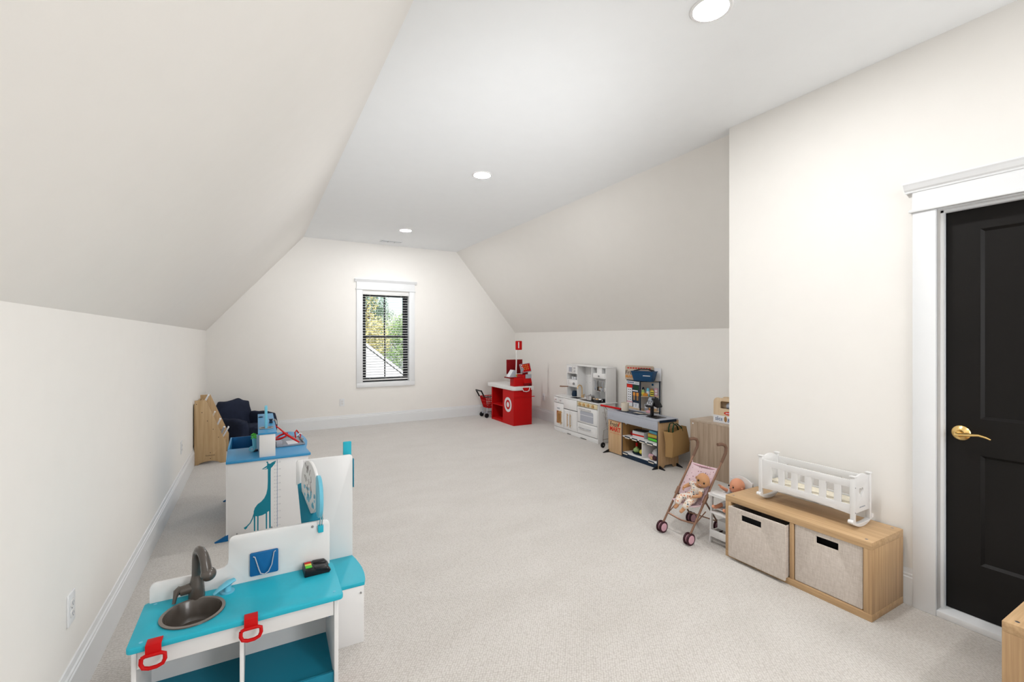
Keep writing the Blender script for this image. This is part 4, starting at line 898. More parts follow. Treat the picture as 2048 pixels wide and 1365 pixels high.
for (x, y, z, r, m, lb) in [(.70, .12, .0630, .055, m_paper, 'crumpled white cloth bundle in the lower right compartment'), (.655, .06, .0630, .028, m_pinkw, 'pink toy food piece before the white cloth bundle'), (.73, .045, .0630, .026, m_plum, 'dark red toy food piece before the white cloth bundle'), (.69, .035, .0630, .02, m_martw, 'tan toy food piece before the white cloth bundle')]:
    t = mt('toy_bundle', x, y, z, lb, 'toy food')
    b = B(); b.ball((0, 0, r), (r*1.3, r*.9, r), 16, 12); rnd = random.Random(int(x*1000))
    for v in b.bm.verts: v.co *= 1+.12*math.sin(v.co.x*140+v.co.z*90)*math.cos(v.co.y*110)
    zz = min(v.co.z for v in b.bm.verts)
    for v in b.bm.verts: v.co.z -= zz
    b.out('folds', m, t, smooth=True)
# kraft shopping bag hanging on the right end
t = empty('shopping_bag', (3.87, 3.37, .10), -4, label='brown kraft shopping bag with green handles hanging at the counter end', cat='bag')
fr_ = [(-.105, -.045, .0), (.13, -.035, .05), (.165, -.03, .19), (.155, -.028, .315), (-.08, -.05, .305), (-.11, -.05, .12)]
b = B(); lo = [(-.10, -.055), (.16, -.045), (.15, .012), (-.13, .014)]; hi = [(-.105, -.062), (.105, -.055), (.10, .012), (-.155, .014)]
b._add([(x, y, .03 if i in (0, 3) else .07) for i, (x, y) in enumerate(lo)] + [(lo[i][0]*.96, lo[i][1]*1.25, .17) for i in range(4)] + [(hi[i][0], hi[i][1], [.295, .345, .345, .305][i]) for i in range(4)],
       [(0, 3, 2, 1), (0, 1, 5, 4), (1, 2, 6, 5), (2, 3, 7, 6), (3, 0, 4, 7), (4, 5, 9, 8), (5, 6, 10, 9), (6, 7, 11, 10), (7, 4, 8, 11)])
for i, p in enumerate([(-.085, -.058, 0.0)]): pass
b.out('bag_body', m_burl, t, bev=.006)
B().tube([(-.104, -.063, .04), (-.100, -.071, .17), (-.107, -.066, .29)], .003, 6).out('seam', m_burl, t, smooth=True)
for k, y in enumerate((-.052, .006)):
    B().tube([(-.085, y, .25), (-.085, y, .335), (-.06, y+.01, .375), (-.02, y+.01, .38), (.03, y, .345), (.05, y, .30)], .009, 8, sq=.5).out('handle', m_green, t, smooth=True)
# ================================================================ silver wire cart between kitchen and counter
T = empty('wire_cart', (3.95, 4.43, 0), 0, label='silver wire toy shopping cart with red handle left of the grocery counter', cat='toy cart')
B().tube([(-.15, .05, .530), (-.15, -.305, .530)], .0125, 12).out('handle_bar', m_red, T, smooth=True)
b = B(); b.tube([(-.15, .0, .525), (-.135, -.02, .36), (-.125, -.03, .25), (-.15, .0, .22), (-.155, .01, .09)], .0045, 7); b.tube([(-.15, -.02, .525), (-.03, -.02, .40), (.02, -.02, .20), (-.12, -.02, .24)], .0045, 7)
b.tube([(-.15, .01, .09), (-.152, .01, .04)], .0045, 7); b.tube([(-.15, .01, .10), (.20, .01, .12)], .0045, 7); b.tube([(.2, .01, .12), (.2, .01, .05)], .0045, 7)
b.out('frame', m_steel, T, smooth=True)
b = B(); frus(b, -.02, .16, -.08, .06, .22, -.08, .23, -.12, .10, .43, .0016); b.out('wire_basket', m_steel, T)['kind'] = 'stuff'
for p in [(-.152, .012, .034), (.20, .012, .034), (-.10, -.10, .034), (.20, -.09, .034)]:
    b = B(); wheel(b, p, .034, .018); w = b.out('wheel', m_blk, T, smooth=True)
    B().lathe([(0, -.011), (.008, -.011), (.008, .011), (0, .011)], p, 10, 'y').out('hub', m_steel, w)
# ================================================================ market shelf tower
T = empty('market_shelf', (4.12, 4.08, 0), label='narrow play market shelf with printed shopping poster behind the grocery counter', cat='toy shelf')
L_, C_, R_, Q_ = (4.055, 4.295), (4.035, 4.045), (4.195, 3.885), (4.212, 4.295)
foot = [L_, C_, R_, (4.212, 3.885), Q_]
for k, z in enumerate((.852, .672, .495, .25, .02)):
    B().prism(foot, 'xy', z, z+.010).out('shelf', m_light, T)
B().prism([L_, C_, (C_[0]+.012, C_[1]), (L_[0]+.012, L_[1])], 'xy', 0, .862).out('poster_panel', m_light, T)
B().box(4.202, 4.212, 3.885, 4.295, 0, .862).out('back_panel', m_whitep, T)
B().prism([(4.03, 4.04), (4.041, 4.036), (4.044, 4.047), (4.033, 4.051)], 'xy', 0, .862).out('corner_trim', m_navyp, T)
B().prism([(4.19, 3.879), (4.201, 3.879), (4.201, 3.89), (4.19, 3.89)], 'xy', 0, .862).out('corner_trim', m_navyp, T)
b = B(); b.tube([(4.036, 4.043, .856), (4.195, 3.884, .856)], .005, 6); b.out('edge_trim', m_navyp, T)
b = B(); b.tube([(4.036, 4.043, .857), (4.056, 4.297, .857)], .004, 6); b.out('edge_trim', m_navyp, T)
# poster (in the plane L-C)
dx, dy = L_[0]-C_[0], L_[1]-C_[1]; ln = math.hypot(dx, dy)
PM = Matrix(((dx/ln*-1, 0, 0, L_[0]), (dy/ln*-1, 0, 0, L_[1]), (0, 0, 1, 0), (0, 0, 0, 1)))
pm = Matrix.Translation((L_[0], L_[1], 0)) @ Matrix.Rotation(math.atan2(-dy, -dx), 4, 'Z')
PB = lambda n, m, x0, x1, z0, z1, d, par: B().box(x0*ln, x1*ln, -d-.0006, -d, z0, z1).xf(pm).out(n, m, par)
po = PB('poster', m_green, .02, .96, .535, .855, .0005, T)
po.data.materials.clear(); po.data.materials.append(m_navyp)
pt = PB('title_strip', m_paper, .03, .95, .812, .848, .0012, po)
for k in range(6): PB('print_mark', m_txtb, .08+.085*k, .145+.085*k, .824, .838, .0019, pt)
for k in range(4): PB('print_mark', m_txtg, .64+.07*k, .69+.07*k, .824, .836, .0019, pt)
pl = PB('price_list', m_paper, .05, .42, .60, .80, .0012, po); PB('list_header', m_txtr, .05, .46, .765, .805, .0020, pl)
for k in range(5):
    PB('print_mark', m_txtk, .14, .20, .735-.03*k, .745-.03*k, .0019, pl); PB('print_mark', m_txtk, .27, .34, .735-.03*k, .745-.03*k, .0019, pl)
for x in (.50, .74):
    q = PB('goods_picture', m_orange, x, x+.17, .675, .715, .0012, po); PB('goods_picture', m_martd, x+.02, x+.15, .62, .675, .0012, q)
PB('picture_scroll', m_paper, .45, .85, .728, .742, .0012, po); PB('goods_picture', m_green, .55, .90, .748, .80, .0012, po)
c1 = PB('coupon', m_paper, .05, .46, .538, .582, .0012, po); PB('coupon_header', m_pinkw, .05, .46, .582, .60, .0012, c1)
c2 = PB('coupon', m_paper, .52, .92, .525, .588, .0012, po)
for k in range(3): PB('print_mark', m_txtb, .60+.03*k, .82-.04*k, .572-.014*k, .576-.014*k, .0019, c2)
pin(T)
for o in list(T.children): pass
tw = T
# things on the shelf tower
def st(name, x, y, z, lb, cat, g=None, rz=0): return empty(name, (x, y, z), rz, lb, cat, g)
G_ = 'pretend groceries on the shelf tower'
for i, (x, y, m, h, r, lb) in enumerate([(4.075, 4.035, m_leaf1, .075, .020, 'green grocery tin at the left of the shelf tower'), (4.115, 3.995, m_skyb, .095, .018, 'tall teal grocery bottle on the shelf tower'), (4.105, 4.06, m_navyp, .10, .016, 'navy grocery bottle behind the green tin on the shelf tower')]):
    t = st('grocery_tin', x, y, .6825, lb, 'toy grocery', G_)
    B().lathe([(0, 0), (r, 0), (r, h*.8), (r*.6, h*.92), (r*.6, h), (0, h)], n=18).out('can', m, t, smooth=True)
    B().lathe([(r+.0004, h*.2), (r+.0008, h*.2), (r+.0008, h*.6), (r+.0004, h*.6)], n=18).out('wrapper', m_yel if i == 0 else m_paper, t)
for i, (x, y, m, w, h, lb) in enumerate([(4.150, 3.962, m_yel, .042, .065, 'yellow grocery packet on the shelf tower'), (4.176, 3.925, m_pinkw, .036, .095, 'pale pink grocery carton at the right of the shelf tower'), (4.168, 3.985, m_martd, .028, .085, 'brown grocery carton behind the pink one on the shelf tower')]):
    t = st('grocery_packet', x, y, .6825, lb, 'toy grocery', G_, -45)
    c = B().box(-w/2, w/2, -.014, .014, 0, h).out('carton', m, t, bev=.001)
    for k in range(2): B().box(-w/2+.004, w/2-.004, -.0148, -.014, h*(.25+.35*k), h*(.4+.35*k)).out('printed_band', [m_green, m_paper, m_redd][i], c)
t = st('toy_crate', 4.090, 4.012, .6825, 'small orange produce crate at the front of the shelf tower', 'toy grocery', None, -45)
b = B(); b.box(-.03, .03, -.02, -.016, 0, .03); b.box(-.03, .03, .012, .016, 0, .03); b.box(-.03, -.026, -.02, .016, 0, .03); b.box(.026, .03, -.02, .016, 0, .03); b.box(-.03, .03, -.02, .016, 0, .003)
b.out('crate', m_orange, t)
for k in range(3): B().ball((-.018+.018*k, -.002, .026), .010, 8, 6).out('orange', m_orange, t, smooth=True)
t = st('price_tag', 4.2010, 4.0, .79, 'small blue and white tag on the inside of the shelf tower', 'tag'); 
B().box(-.0015, 0, -.022, .022, 0, .045).out('card', m_paper, t); B().box(-.0022, -.0015, -.014, .014, .01, .034).out('symbol', m_blued, t)
for i, (x, y, m, lb) in enumerate([(4.135, 3.972, m_orange, 'orange grocery box on the lower level of the shelf tower'), (4.172, 3.932, m_martw, 'tan grocery box on the lower level of the shelf tower'), (4.10, 4.01, m_txtg, 'grey grocery box on the lower level of the shelf tower')]):
    t = st('grocery_packet', x, y, .5055, lb, 'toy grocery', 'groceries on the lower tower shelf', -45)
    c = B().box(-.018, .018, -.016, .016, 0, .08).out('carton', m, t, bev=.001); B().box(-.014, .014, -.0168, -.016, .03, .055).out('printed_band', m_paper, c)
t = st('wooden_sign', 4.136, 4.158, .8625, 'wooden play market sign standing behind the blue basket', 'sign', None, -72.5)
sg = plate('sign_board', [rrect(-.19, .19, 0, .175, [.004, .004, .02, .02])], 'xz', -.006, .006, m_cabtop, t, bev=.001)
text('lettering', 'Fresh', .075, m_txtk, sg, (-.11, -.0066, .085), shear=.15)
text('lettering', 'MART', .05, m_orange, sg, (-.12, -.0066, .035), bold=.001)
for k in range(9): B().box(-.16+.036*k, -.135+.036*k, -.0068, -.006, .135, .150).out('print_mark', m_txtr, sg)
t = st('white_card', 4.200, 3.975, .8625, 'plain white card standing behind the blue basket on the shelf tower', 'card', None, -84)
B().box(-.02, .10, -.002, .002, 0, .155).out('card', m_paper, t, bev=.001)
t = st('shopping_basket', 4.076, 4.020, .8625, 'dark blue toy shopping basket with black handles on top of the shelf tower', 'basket', None, -73)
bx = lambda w, d: [(-w/2, -d/2), (w/2, -d/2), (w/2, d/2), (-w/2, d/2)]
b = B(); b.prism(bx(.225, .09), 'xy', 0, .118, bx(.285, .125)); b.prism(bx(.215, .08), 'xy', .01, .1185, bx(.27, .112))
b.out('tub', m_bask, t, bev=.002)
rimm = plate('rim', [rrect(-.15, .15, -.069, .069, .01), rrect(-.134, .134, -.055, .055, .008)], 'xy', .112, .119, m_bask, t, bev=.002)
for s in (-1, 1): B().tube([(-.12, s*.03, .120), (-.04, s*.012, .142), (.06, s*.012, .142), (.12, s*.03, .122)], .006, 8).out('handle', m_blk, t, smooth=True)
for k in range(6): B().box(.015+.016*k, .027+.016*k, -.0575, -.053, .062, .072).out('print_mark', m_paper, t)
# ================================================================ greyed oak storage cabinet half hidden by the wall corner
T = empty('storage_cabinet', (4.05, 2.66, 0), label='greyed oak storage cabinet standing behind the stroller', cat='cabinet')
Kb = lambda n, m, x0, x1, y0, y1, z0, z1, bev=.001: B().box(x0, x1, y0, y1, z0, z1).out(n, m, T, bev=bev)
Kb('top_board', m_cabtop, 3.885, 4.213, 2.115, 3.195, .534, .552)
Kb('side_panel', m_cab, 3.887, 4.213, 3.177, 3.193, .0, .534)
Kb('side_panel', m_cab, 3.887, 4.213, 2.117, 2.133, .0, .534)
Kb('front_panel', m_cab, 3.887, 3.905, 2.133, 3.177, .0, .534)
Kb('back_panel', m_cab, 4.195, 4.213, 2.133, 3.177, .0, .534)
B().lathe([(0, 3.8862), (.007, 3.8862), (.008, 3.887), (0, 3.887)], (0, 3.16, .51), 12, 'x').out('cam_cap', m_paper, T)
pin(T)
t = empty('bread_set_box', (3.935, 2.955, .5525), -90, label='wooden toy bread display box with white printed band on the oak cabinet', cat='toy box')
fo = [rrect(0, .42, 0, .245, [.002, .002, .045, .045]), rrect(.075, .345, .145, .215, [.004, .004, .02, .02])]
fb = plate('front_board', fo, 'xz', 0, .010, m_light, t, bev=.001)
plate('rear_board', [fo[0]], 'xz', .12, .13, m_light, t, bev=.001)
b = B(); b.box(0, .008, .010, .12, 0, .2); b.box(.412, .42, .010, .12, 0, .2); b.box(0, .42, .010, .12, 0, .008); b.out('tray', m_light, t)
B().tube([(.12, .06, .165), (.21, .055, .17), (.32, .06, .165)], [.030, .036, .030], 14).out('toy_loaf', m_grey, t, smooth=True)
B().tube([(.02, .09, .205), (.40, .09, .205)], .012, 8).out('toy_baguette', m_martd, t, smooth=True)
bd = plate('printed_band', [rrect(-.001, .421, .002, .075, .003)], 'xz', -.0015, 0, m_paper, t)
text('lettering', 'slice', .058, m_txtb, bd, (.062, -.0018, .042), sx=.8)
text('lettering', '&', .055, m_txtb, bd, (.168, -.0018, .036), sx=.9)
text('lettering', 'bake', .058, m_txtb, bd, (.29, -.0018, .040), sx=.8)
plate('bread_picture', [circ(.134, .045, .016, .028, 16)], 'xz', -.0022, -.0015, m_martd, bd); plate('bread_picture', [circ(.215, .040, .022, .026, 16)], 'xz', -.0022, -.0015, m_martw, bd)
lg = plate('oval_emblem', [circ(.165, .103, .050, .016, 28)], 'xz', -.0010, 0, m_txtr, t)
for k in range(5): B().box(.135+.012*k, .144+.012*k, -.0016, -.001, .098, .108).out('print_mark', m_paper, lg)
# ================================================================ low oak cube unit with fabric bins
def oak_unit(T, W_, D_, H_, th, div=None):
    Kb = lambda n, m, x0, x1, y0, y1, z0, z1: B().box(x0, x1, y0, y1, z0, z1).out(n, m, T, bev=.001)
    Kb('top_board', m_oak, 0, W_, 0, D_, H_-th, H_); Kb('bottom_board', m_oak, 0, W_, 0, D_, 0, th)
    Kb('side_board', m_oakz, 0, th, 0, D_, th, H_-th); Kb('side_board', m_oakz, W_-th, W_, 0, D_, th, H_-th)
    Kb('back_board', m_oak, th, W_-th, D_-.006, D_, th, H_-th)
    if div: Kb('divider', m_oakz, div[0], div[1], .002, D_-.006, th, H_-th)
    for x, y in ((W_-.035, .030), (W_-.035, D_-.03), (.035, .03)):
        B().lathe([(0, H_+.0012), (.005, H_+.0010), (.0065, H_+.0002), (.0065, H_-.0005), (0, H_-.0005)], (x, y, 0), 14).out('cam_screw', m_screw, T, smooth=True)
m_linen = bpy.data.materials.new('linen'); m_linen.use_nodes = True; nt = m_linen.node_tree; pb = nt.nodes['Principled BSDF']; pb.inputs['Roughness'].default_value = .9
tc = nt.nodes.new('ShaderNodeTexCoord'); cols = []
for sc_ in ((900, 900, 60), (60, 60, 900)):
    mp_ = nt.nodes.new('ShaderNodeMapping'); mp_.inputs['Scale'].default_value = sc_; nt.links.new(tc.outputs['Object'], mp_.inputs[0])
    n_ = nt.nodes.new('ShaderNodeTexNoise'); n_.inputs['Scale'].default_value = .5; n_.inputs['Detail'].default_value = 2; nt.links.new(mp_.outputs[0], n_.inputs['Vector']); cols.append(n_)
ad = nt.nodes.new('ShaderNodeMath'); ad.operation = 'ADD'; nt.links.new(cols[0].outputs['Fac'], ad.inputs[0]); nt.links.new(cols[1].outputs['Fac'], ad.inputs[1])
cr = nt.nodes.new('ShaderNodeValToRGB'); cr.color_ramp.elements[0].position = .35; cr.color_ramp.elements[1].position = .65
hv = nt.nodes.new('ShaderNodeMath'); hv.operation = 'MULTIPLY'; hv.inputs[1].default_value = .5; nt.links.new(ad.outputs[0], hv.inputs[0]); nt.links.new(hv.outputs[0], cr.inputs[0])
cr.color_ramp.elements[0].color = (.52, .45, .39, 1); cr.color_ramp.elements[1].color = (.70, .63, .57, 1); nt.links.new(cr.outputs[0], pb.inputs['Base Color'])
T = empty('cube_shelf', (2.60, 1.865, 0), -90, label='low oak two-cube shelf with fabric bins under the white cradle', cat='shelf unit')
oak_unit(T, .79, .335, .385, .036, (.398, .420)); ku = T
for i, (x0, x1, z0, z1, yf, hx0, hx1, hz0, hz1, lb) in enumerate([(.038, .392, .020, .334, -.028, .128, .250, .268, .302, 'beige fabric storage bin pulled forward in the left cube of the oak shelf'),
                                                    (.424, .750, .038, .348, .006, .535, .640, .286, .322, 'beige fabric storage bin sitting in the right cube of the oak shelf')]):
    t = empty('storage_bin', at(ku, 0, 0, 0), -90, lb, 'storage bin', 'fabric bins in the oak cube shelf')
    plate('front_panel', [rrect(x0, x1, z0, z1, .008), rrect(hx0, hx1, hz0, hz1, .002)], 'xz', yf, yf+.008, m_linen, t, bev=.003)
    b = B(); b.box(x0+.002, x0+.008, yf+.008, .31, z0+.017, z1-.006); b.box(x1-.008, x1-.002, yf+.008, .31, z0+.017, z1-.006); b.box(x0+.002, x1-.002, .302, .31, z0+.017, z1-.01); b.box(x0+.002, x1-.002, max(yf+.008, .0), .31, z0+.017, z0+.022)
    b.out('bin_body', m_linen, t)
    B().box(x0+.01, x1-.01, yf+.05, yf+.055, z0+.03, z1-.03).out('inner_shade', m_dark, t)  # dark sheet standing for the shade inside the bin, behind the handle hole
    plate('handle_stitching', [rrect(hx0-.008, hx1+.008, hz0-.008, hz1+.008, .003), rrect(hx0-.006, hx1+.006, hz0-.006, hz1+.006, .003)], 'xz', yf-.0006, yf, m_cup, t)
# front right unit
T = empty('oak_cube_shelf', (2.285, .557, 0), -90, label='oak cube shelf with steel cam screw at the lower right frame edge', cat='shelf unit')
T.rotation_euler = (0, 0, R(180)); T.location = (2.90, .557, 0)
oak_unit(T, .615, .385, .387, .036)
# ================================================================ doll cradle
m_mat = mat('cradle_mattress', (.86, .76, .62), .85, var=.25, vscale=60)
T = empty('doll_cradle', (2.80, 1.452, .386), label='white wooden rocking doll cradle with heart cutout on the oak shelf', cat='doll cradle')
XA, XB, YA, YB_ = 2.712, 2.876, 1.205, 1.702      # near-room side, wall side, right end, left end
for x in (XA, XB):
    for y in (YA, YB_):
        p = B().box(x-.0075, x+.0075, y-.011, y+.011, .412, .652).out('post', m_white, T, bev=.0015)
        B().box(x-.0115, x+.0115, y-.015, y+.015, .652, .660).out('post_cap', m_white, p, bev=.002)
for x in (XA, XB):
    n = 10; lo = [(YB_-.011-(YB_-YA-.022)*k/n, .458+.012*math.sin(math.pi*k/n)) for k in range(n+1)]
    o_ = lo + [(YA+.011, .636), (YB_-.011, .636)]
    ho = [rrect(1.6135-.075*k-.020, 1.6135-.075*k+.020, .508, .598, .001, 1) for k in range(6)]
    plate('side_rail', [o_]+ho, 'yz', x-.0045, x+.0045, m_white, T, bev=.001)
def heart(cx_, cz, s): return [(cx_+s*.9*math.sin(a)**3, cz+s*(.8125*math.cos(a)-.3125*math.cos(2*a)-.125*math.cos(3*a)-.0625*math.cos(4*a))) for a in [2*math.pi*k/28 for k in range(28)]]
for y in (YA, YB_):
    n = 10; tp = [(XB-.0075-(XB-XA-.015)*k/n, .640+.022*math.sin(math.pi*k/n)) for k in range(n+1)]
    o_ = [(XA+.0075, .462), (XB-.0075, .462)] + tp
    plate('end_board', [o_, heart((XA+XB)/2-.005, .568, .027)], 'xz', y-.0045, y+.0045, m_white, T, bev=.001)
    n = 14; xs = [XA-.022+(XB-XA+.044)*k/n for k in range(n+1)]; q = lambda k: .386+.030*((k-n/2)/(n/2))**2
    rk = [(xs[k], q(k)) for k in range(n+1)] + [(xs[k], q(k)*.35+.65*(.418)) if k not in (0, n) else (xs[k], q(k)+.016) for k in range(n, -1, -1)]
    plate('rocker', [rk], 'xz', y-.011, y+.011, m_white, T, bev=.002)
    for x in (XA-.018, XB+.018): B().lathe([(0, -.013), (.011, -.012), (.012, 0), (.011, .012), (0, .013)], (x, y, .424), 14, 'y').out('rocker_knob', m_white, T, smooth=True)
B().box(XA+.005, XB-.005, YA+.005, YB_-.005, .474, .480).out('cradle_floor', m_white, T)
B().box(XA+.012, XB-.012, YA+.012, YB_-.012, .480, .505).out('mattress', m_mat, T, bev=.008)
for z in (.47, .60): B().lathe([(0, YA-.0125), (.003, YA-.0125), (.003, YA-.011), (0, YA-.011)], (XA, 0, z), 8, 'y').out('screw', m_screw, T)
for k in range(5): B().box(XA+.06+.012*k, XA+.068+.012*k, YA-.0051, YA-.0045, .484, .490).out('print_mark', m_txtg, T)
pin(T)
# ================================================================ doll stroller
T = empty('doll_stroller', (2.68, 2.19, 0), label='doll stroller with rose gold frame and pale pink spotted seat', cat='doll stroller')
HL, HR = Vector((2.85, 2.285, .560)), Vector((2.85, 2.050, .565))
WL, WR = Vector((2.515, 2.308, .050)), Vector((2.515, 2.075, .050))
RL, RR = Vector((2.835, 2.320, .050)), Vector((2.875, 2.115, .050))
lp = lambda a, b, t: a+(b-a)*t
for H_, W_ in ((HL, WL), (HR, WR)):
    B().tube([lp(H_, W_, -.06), lp(H_, W_, .5), lp(H_, W_, .97)], .0072, 10).out('main_pole', m_rose, T, smooth=True)
    g0 = lp(H_, W_, -.02); B().tube([lp(H_, W_, .10), g0, g0+Vector((.012, .004, .035)), g0+Vector((.004, .010, .055)), g0+Vector((-.02, .018, .062)), g0+Vector((-.05, .026, .060))], [.010, .0105, .0115, .012, .012, .0115], 12).out('grip', m_grip, T, smooth=True, label='brown curved handle grip')
    j = lp(H_, W_, .55); B().tube([lp(H_, W_, .51), lp(H_, W_, .60)], .0125, 10).out('hinge', m_rose, T, smooth=True)
for H_, W_, Q in ((HL, WL, RL), (HR, WR, RR)):
    B().tube([lp(H_, W_, .57), Q+Vector((0, 0, .0))], .006, 8).out('rear_leg', m_rose, T, smooth=True)
    B().tube([lp(H_, W_, .86), lp(H_, W_, .60)+Vector((.02, 0, -.06))], .004, 7).out('brace', m_rose, T, smooth=True)
a, b_ = lp(HL, WL, .84), lp(HR, WR, .84)
B().tube([a, lp(a, b_, .25)+Vector((0, 0, -.008)), lp(a, b_, .5)+Vector((0, 0, -.014)), lp(a, b_, .75)+Vector((0, 0, -.008)), b_], .0062, 10).out('cross_bar', m_rose, T, smooth=True)
B().tube([lp(RL, lp(HL, WL, .57), .15), lp(RR, lp(HR, WR, .57), .15)], .005, 8).out('rear_bar', m_rose, T, smooth=True)
B().tube([lp(HL, WL, .2)+Vector((.008, 0, 0)), lp(HR, WR, .2)+Vector((.008, 0, 0))], .004, 8).out('seat_bar', m_pinkw, T, smooth=True)
def swheel(c, dy):
    b = B(); y = dy
    b.lathe([(0, -.006), (.036, -.006), (.040, -.003), (.040, .003), (.036, .006), (0, .006)], c+Vector((0, y, -.010)), 28, 'y'); w = b.out('wheel', m_plum, T, smooth=True)
    B().lathe([(0, -.0085), (.026, -.0078), (.028, -.006), (.028, .006), (.026, .0078), (0, .0085)], c+Vector((0, y, -.010)), 24, 'y').out('wheel_cap', m_pinkw, w, smooth=True)
for c in (WL, WR, RL, RR):
    for dy in (-.014, .014): swheel(c, dy)
    B().tube([c+Vector((0, -.018, -.010)), c+Vector((0, .018, -.010))], .004, 8).out('axle', m_plum, T)
# sling seat: a grid between the poles, back then seat
tl = [(.175, .012), (.25, .016), (.35, .026), (.45, .038), (.55, .052)]
grid = []
for t_, sag in tl:
    p, q = lp(HL, WL, t_), lp(HR, WR, t_); n = Vector((.8, 0, -.5)).normalized()
    grid.append([lp(p, q, .06+.88*s/6)+n*(sag*(1-((s-3)/3)**2)+.004) for s in range(7)])
for dx_, dz_ in ((-.035, -.005), (-.085, -.002), (-.125, .0)):
    p, q = Vector((2.70+dx_, 2.272, .235+dz_)), Vector((2.70+dx_, 2.088, .235+dz_))
    grid.append([lp(p, q, s/6)+Vector((0, 0, -.015*(1-((s-3)/3)**2))) for s in range(7)])
vs = [v for r in grid for v in r]; fs = [(i*7+j, i*7+j+1, i*7+j+8, i*7+j+7) for i in range(len(grid)-1) for j in range(6)]
b = B(); b._add(vs, fs); bmesh.ops.recalc_face_normals(b.bm, faces=b.bm.faces); bmesh.ops.solidify(b.bm, geom=b.bm.faces[:], thickness=.003)
m_spot = bpy.data.materials.new('pink_spotted_fabric'); m_spot.use_nodes = True; nt = m_spot.node_tree; pb = nt.nodes['Principled BSDF']; pb.inputs['Roughness'].default_value = .85
tc = nt.nodes.new('ShaderNodeTexCoord'); vo = nt.nodes.new('ShaderNodeTexVoronoi'); vo.inputs['Scale'].default_value = 48; vo.inputs['Randomness'].default_value = .35; nt.links.new(tc.outputs['Object'], vo.inputs['Vector'])
cr = nt.nodes.new('ShaderNodeValToRGB'); cr.color_ramp.interpolation = 'CONSTANT'; cr.color_ramp.elements[0].color = (.22, .10, .12, 1); cr.color_ramp.elements[1].position = .20; cr.color_ramp.elements[1].color = (.64, .48, .51, 1)
nt.links.new(vo.outputs['Distance'], cr.inputs[0]); nt.links.new(cr.outputs[0], pb.inputs['Base Color'])
b.out('sling_seat', m_spot, T, smooth=True, angle=180)
for k in (0, 6):
    B().tube([grid[0][k], lp(HL if k == 0 else HR, WL if k == 0 else WR, .14)], .003, 6).out('strap', m_pinkw, T, smooth=True)
    B().tube([grid[i][k] for i in range(len(grid))], .0035, 6).out('piping', m_pink, T, smooth=True)
pin(T)
# ================================================================ dolls
def join_meshes(b, me): b.bm.from_mesh(me); return b
def hand(b, c, fwd, side, s):
    """five small separate fingers growing out of the palm"""
    f = Vector(fwd).normalized(); sd = Vector(side).normalized(); c = Vector(c)
    for k, (o, l) in enumerate([(-.75, .85), (-.25, 1.0), (.25, .95), (.75, .75)]):
        p = c+sd*o*s*.9+f*s*.5; b.tube([p, p+f*l*s*.9+sd*o*s*.12, p+f*l*s*1.5+sd*o*s*.2+Vector((0, 0, -s*.35))], [s*.27, s*.25, s*.19], 6)
    p = c-sd*s*.8; b.tube([p, p-sd*s*.6+f*s*.5, p-sd*s*.7+f*s*1.1], [s*.3, s*.27, s*.2], 6)
def face(T, par, c, r, fwd, up, m_eye):
    """eyes, brows, nose, mouth and ears set on the head"""
    f = Vector(fwd).normalized(); u = Vector(up).normalized(); u = (u-f*u.dot(f)).normalized(); s = u.cross(f).normalized(); c = Vector(c)
    M_ = Matrix((s.to_4d(), f.to_4d(), u.to_4d(), (0, 0, 0, 1))).transposed(); 
    for i in range(3): M_[i][3] = c[i]
    M_[3][0] = M_[3][1] = M_[3][2] = 0
    for sx in (-1, 1):
        B().ball((0, 0, 0), (.0060, .0035, .0065), 10, 8).xf(M_ @ Matrix.Translation((sx*r*.40, r*.84, r*.02))).out('eye', m_eye, par, smooth=True)
        B().ball((0, 0, 0), (.008, .0016, .0015), 8, 6).xf(M_ @ Matrix.Translation((sx*r*.40, r*.88, r*.25))).out('brow', m_martd, par, smooth=True)
        B().ball((0, 0, 0), (.005, .008, .011), 10, 8).xf(M_ @ Matrix.Translation((sx*r*.93, 0, -r*.08))).out('ear', par.data.materials[0], par, smooth=True)
    B().ball((0, 0, 0), (.0055, .005, .005), 10, 8).xf(M_ @ Matrix.Translation((0, r*.97, -r*.18))).out('nose', par.data.materials[0], par, smooth=True)
    B().ball((0, 0, 0), (.010, .0025, .003), 10, 8).xf(M_ @ Matrix.Translation((0, r*.86, -r*.46))).out('mouth', m_pinkw, par, smooth=True)
m_pj = bpy.data.materials.new('spotted_pyjamas'); m_pj.use_nodes = True; nt = m_pj.node_tree; pb = nt.nodes['Principled BSDF']; pb.inputs['Roughness'].default_value = .85
tc = nt.nodes.new('ShaderNodeTexCoord'); vo = nt.nodes.new('ShaderNodeTexVoronoi'); vo.inputs['Scale'].default_value = 62; vo.inputs['Randomness'].default_value = .3; nt.links.new(tc.outputs['Object'], vo.inputs['Vector'])
cr = nt.nodes.new('ShaderNodeValToRGB'); cr.color_ramp.interpolation = 'CONSTANT'; cr.color_ramp.elements[0].color = (1, 1, 1, 1); cr.color_ramp.elements[1].position = .34; cr.color_ramp.elements[1].color = (0, 0, 0, 1); nt.links.new(vo.outputs['Distance'], cr.inputs[0])
hs_ = nt.nodes.new('ShaderNodeValToRGB'); hs_.color_ramp.interpolation = 'CONSTANT'; e = hs_.color_ramp.elements; e[0].color = (.62, .20, .10, 1); e[1].position = .35; e[1].color = (.60, .32, .12, 1); n_ = e.new(.65); n_.color = (.08, .11, .15, 1)
sp_ = nt.nodes.new('ShaderNodeSeparateColor'); nt.links.new(vo.outputs['Color'], sp_.inputs[0]); nt.links.new(sp_.outputs[0], hs_.inputs[0])
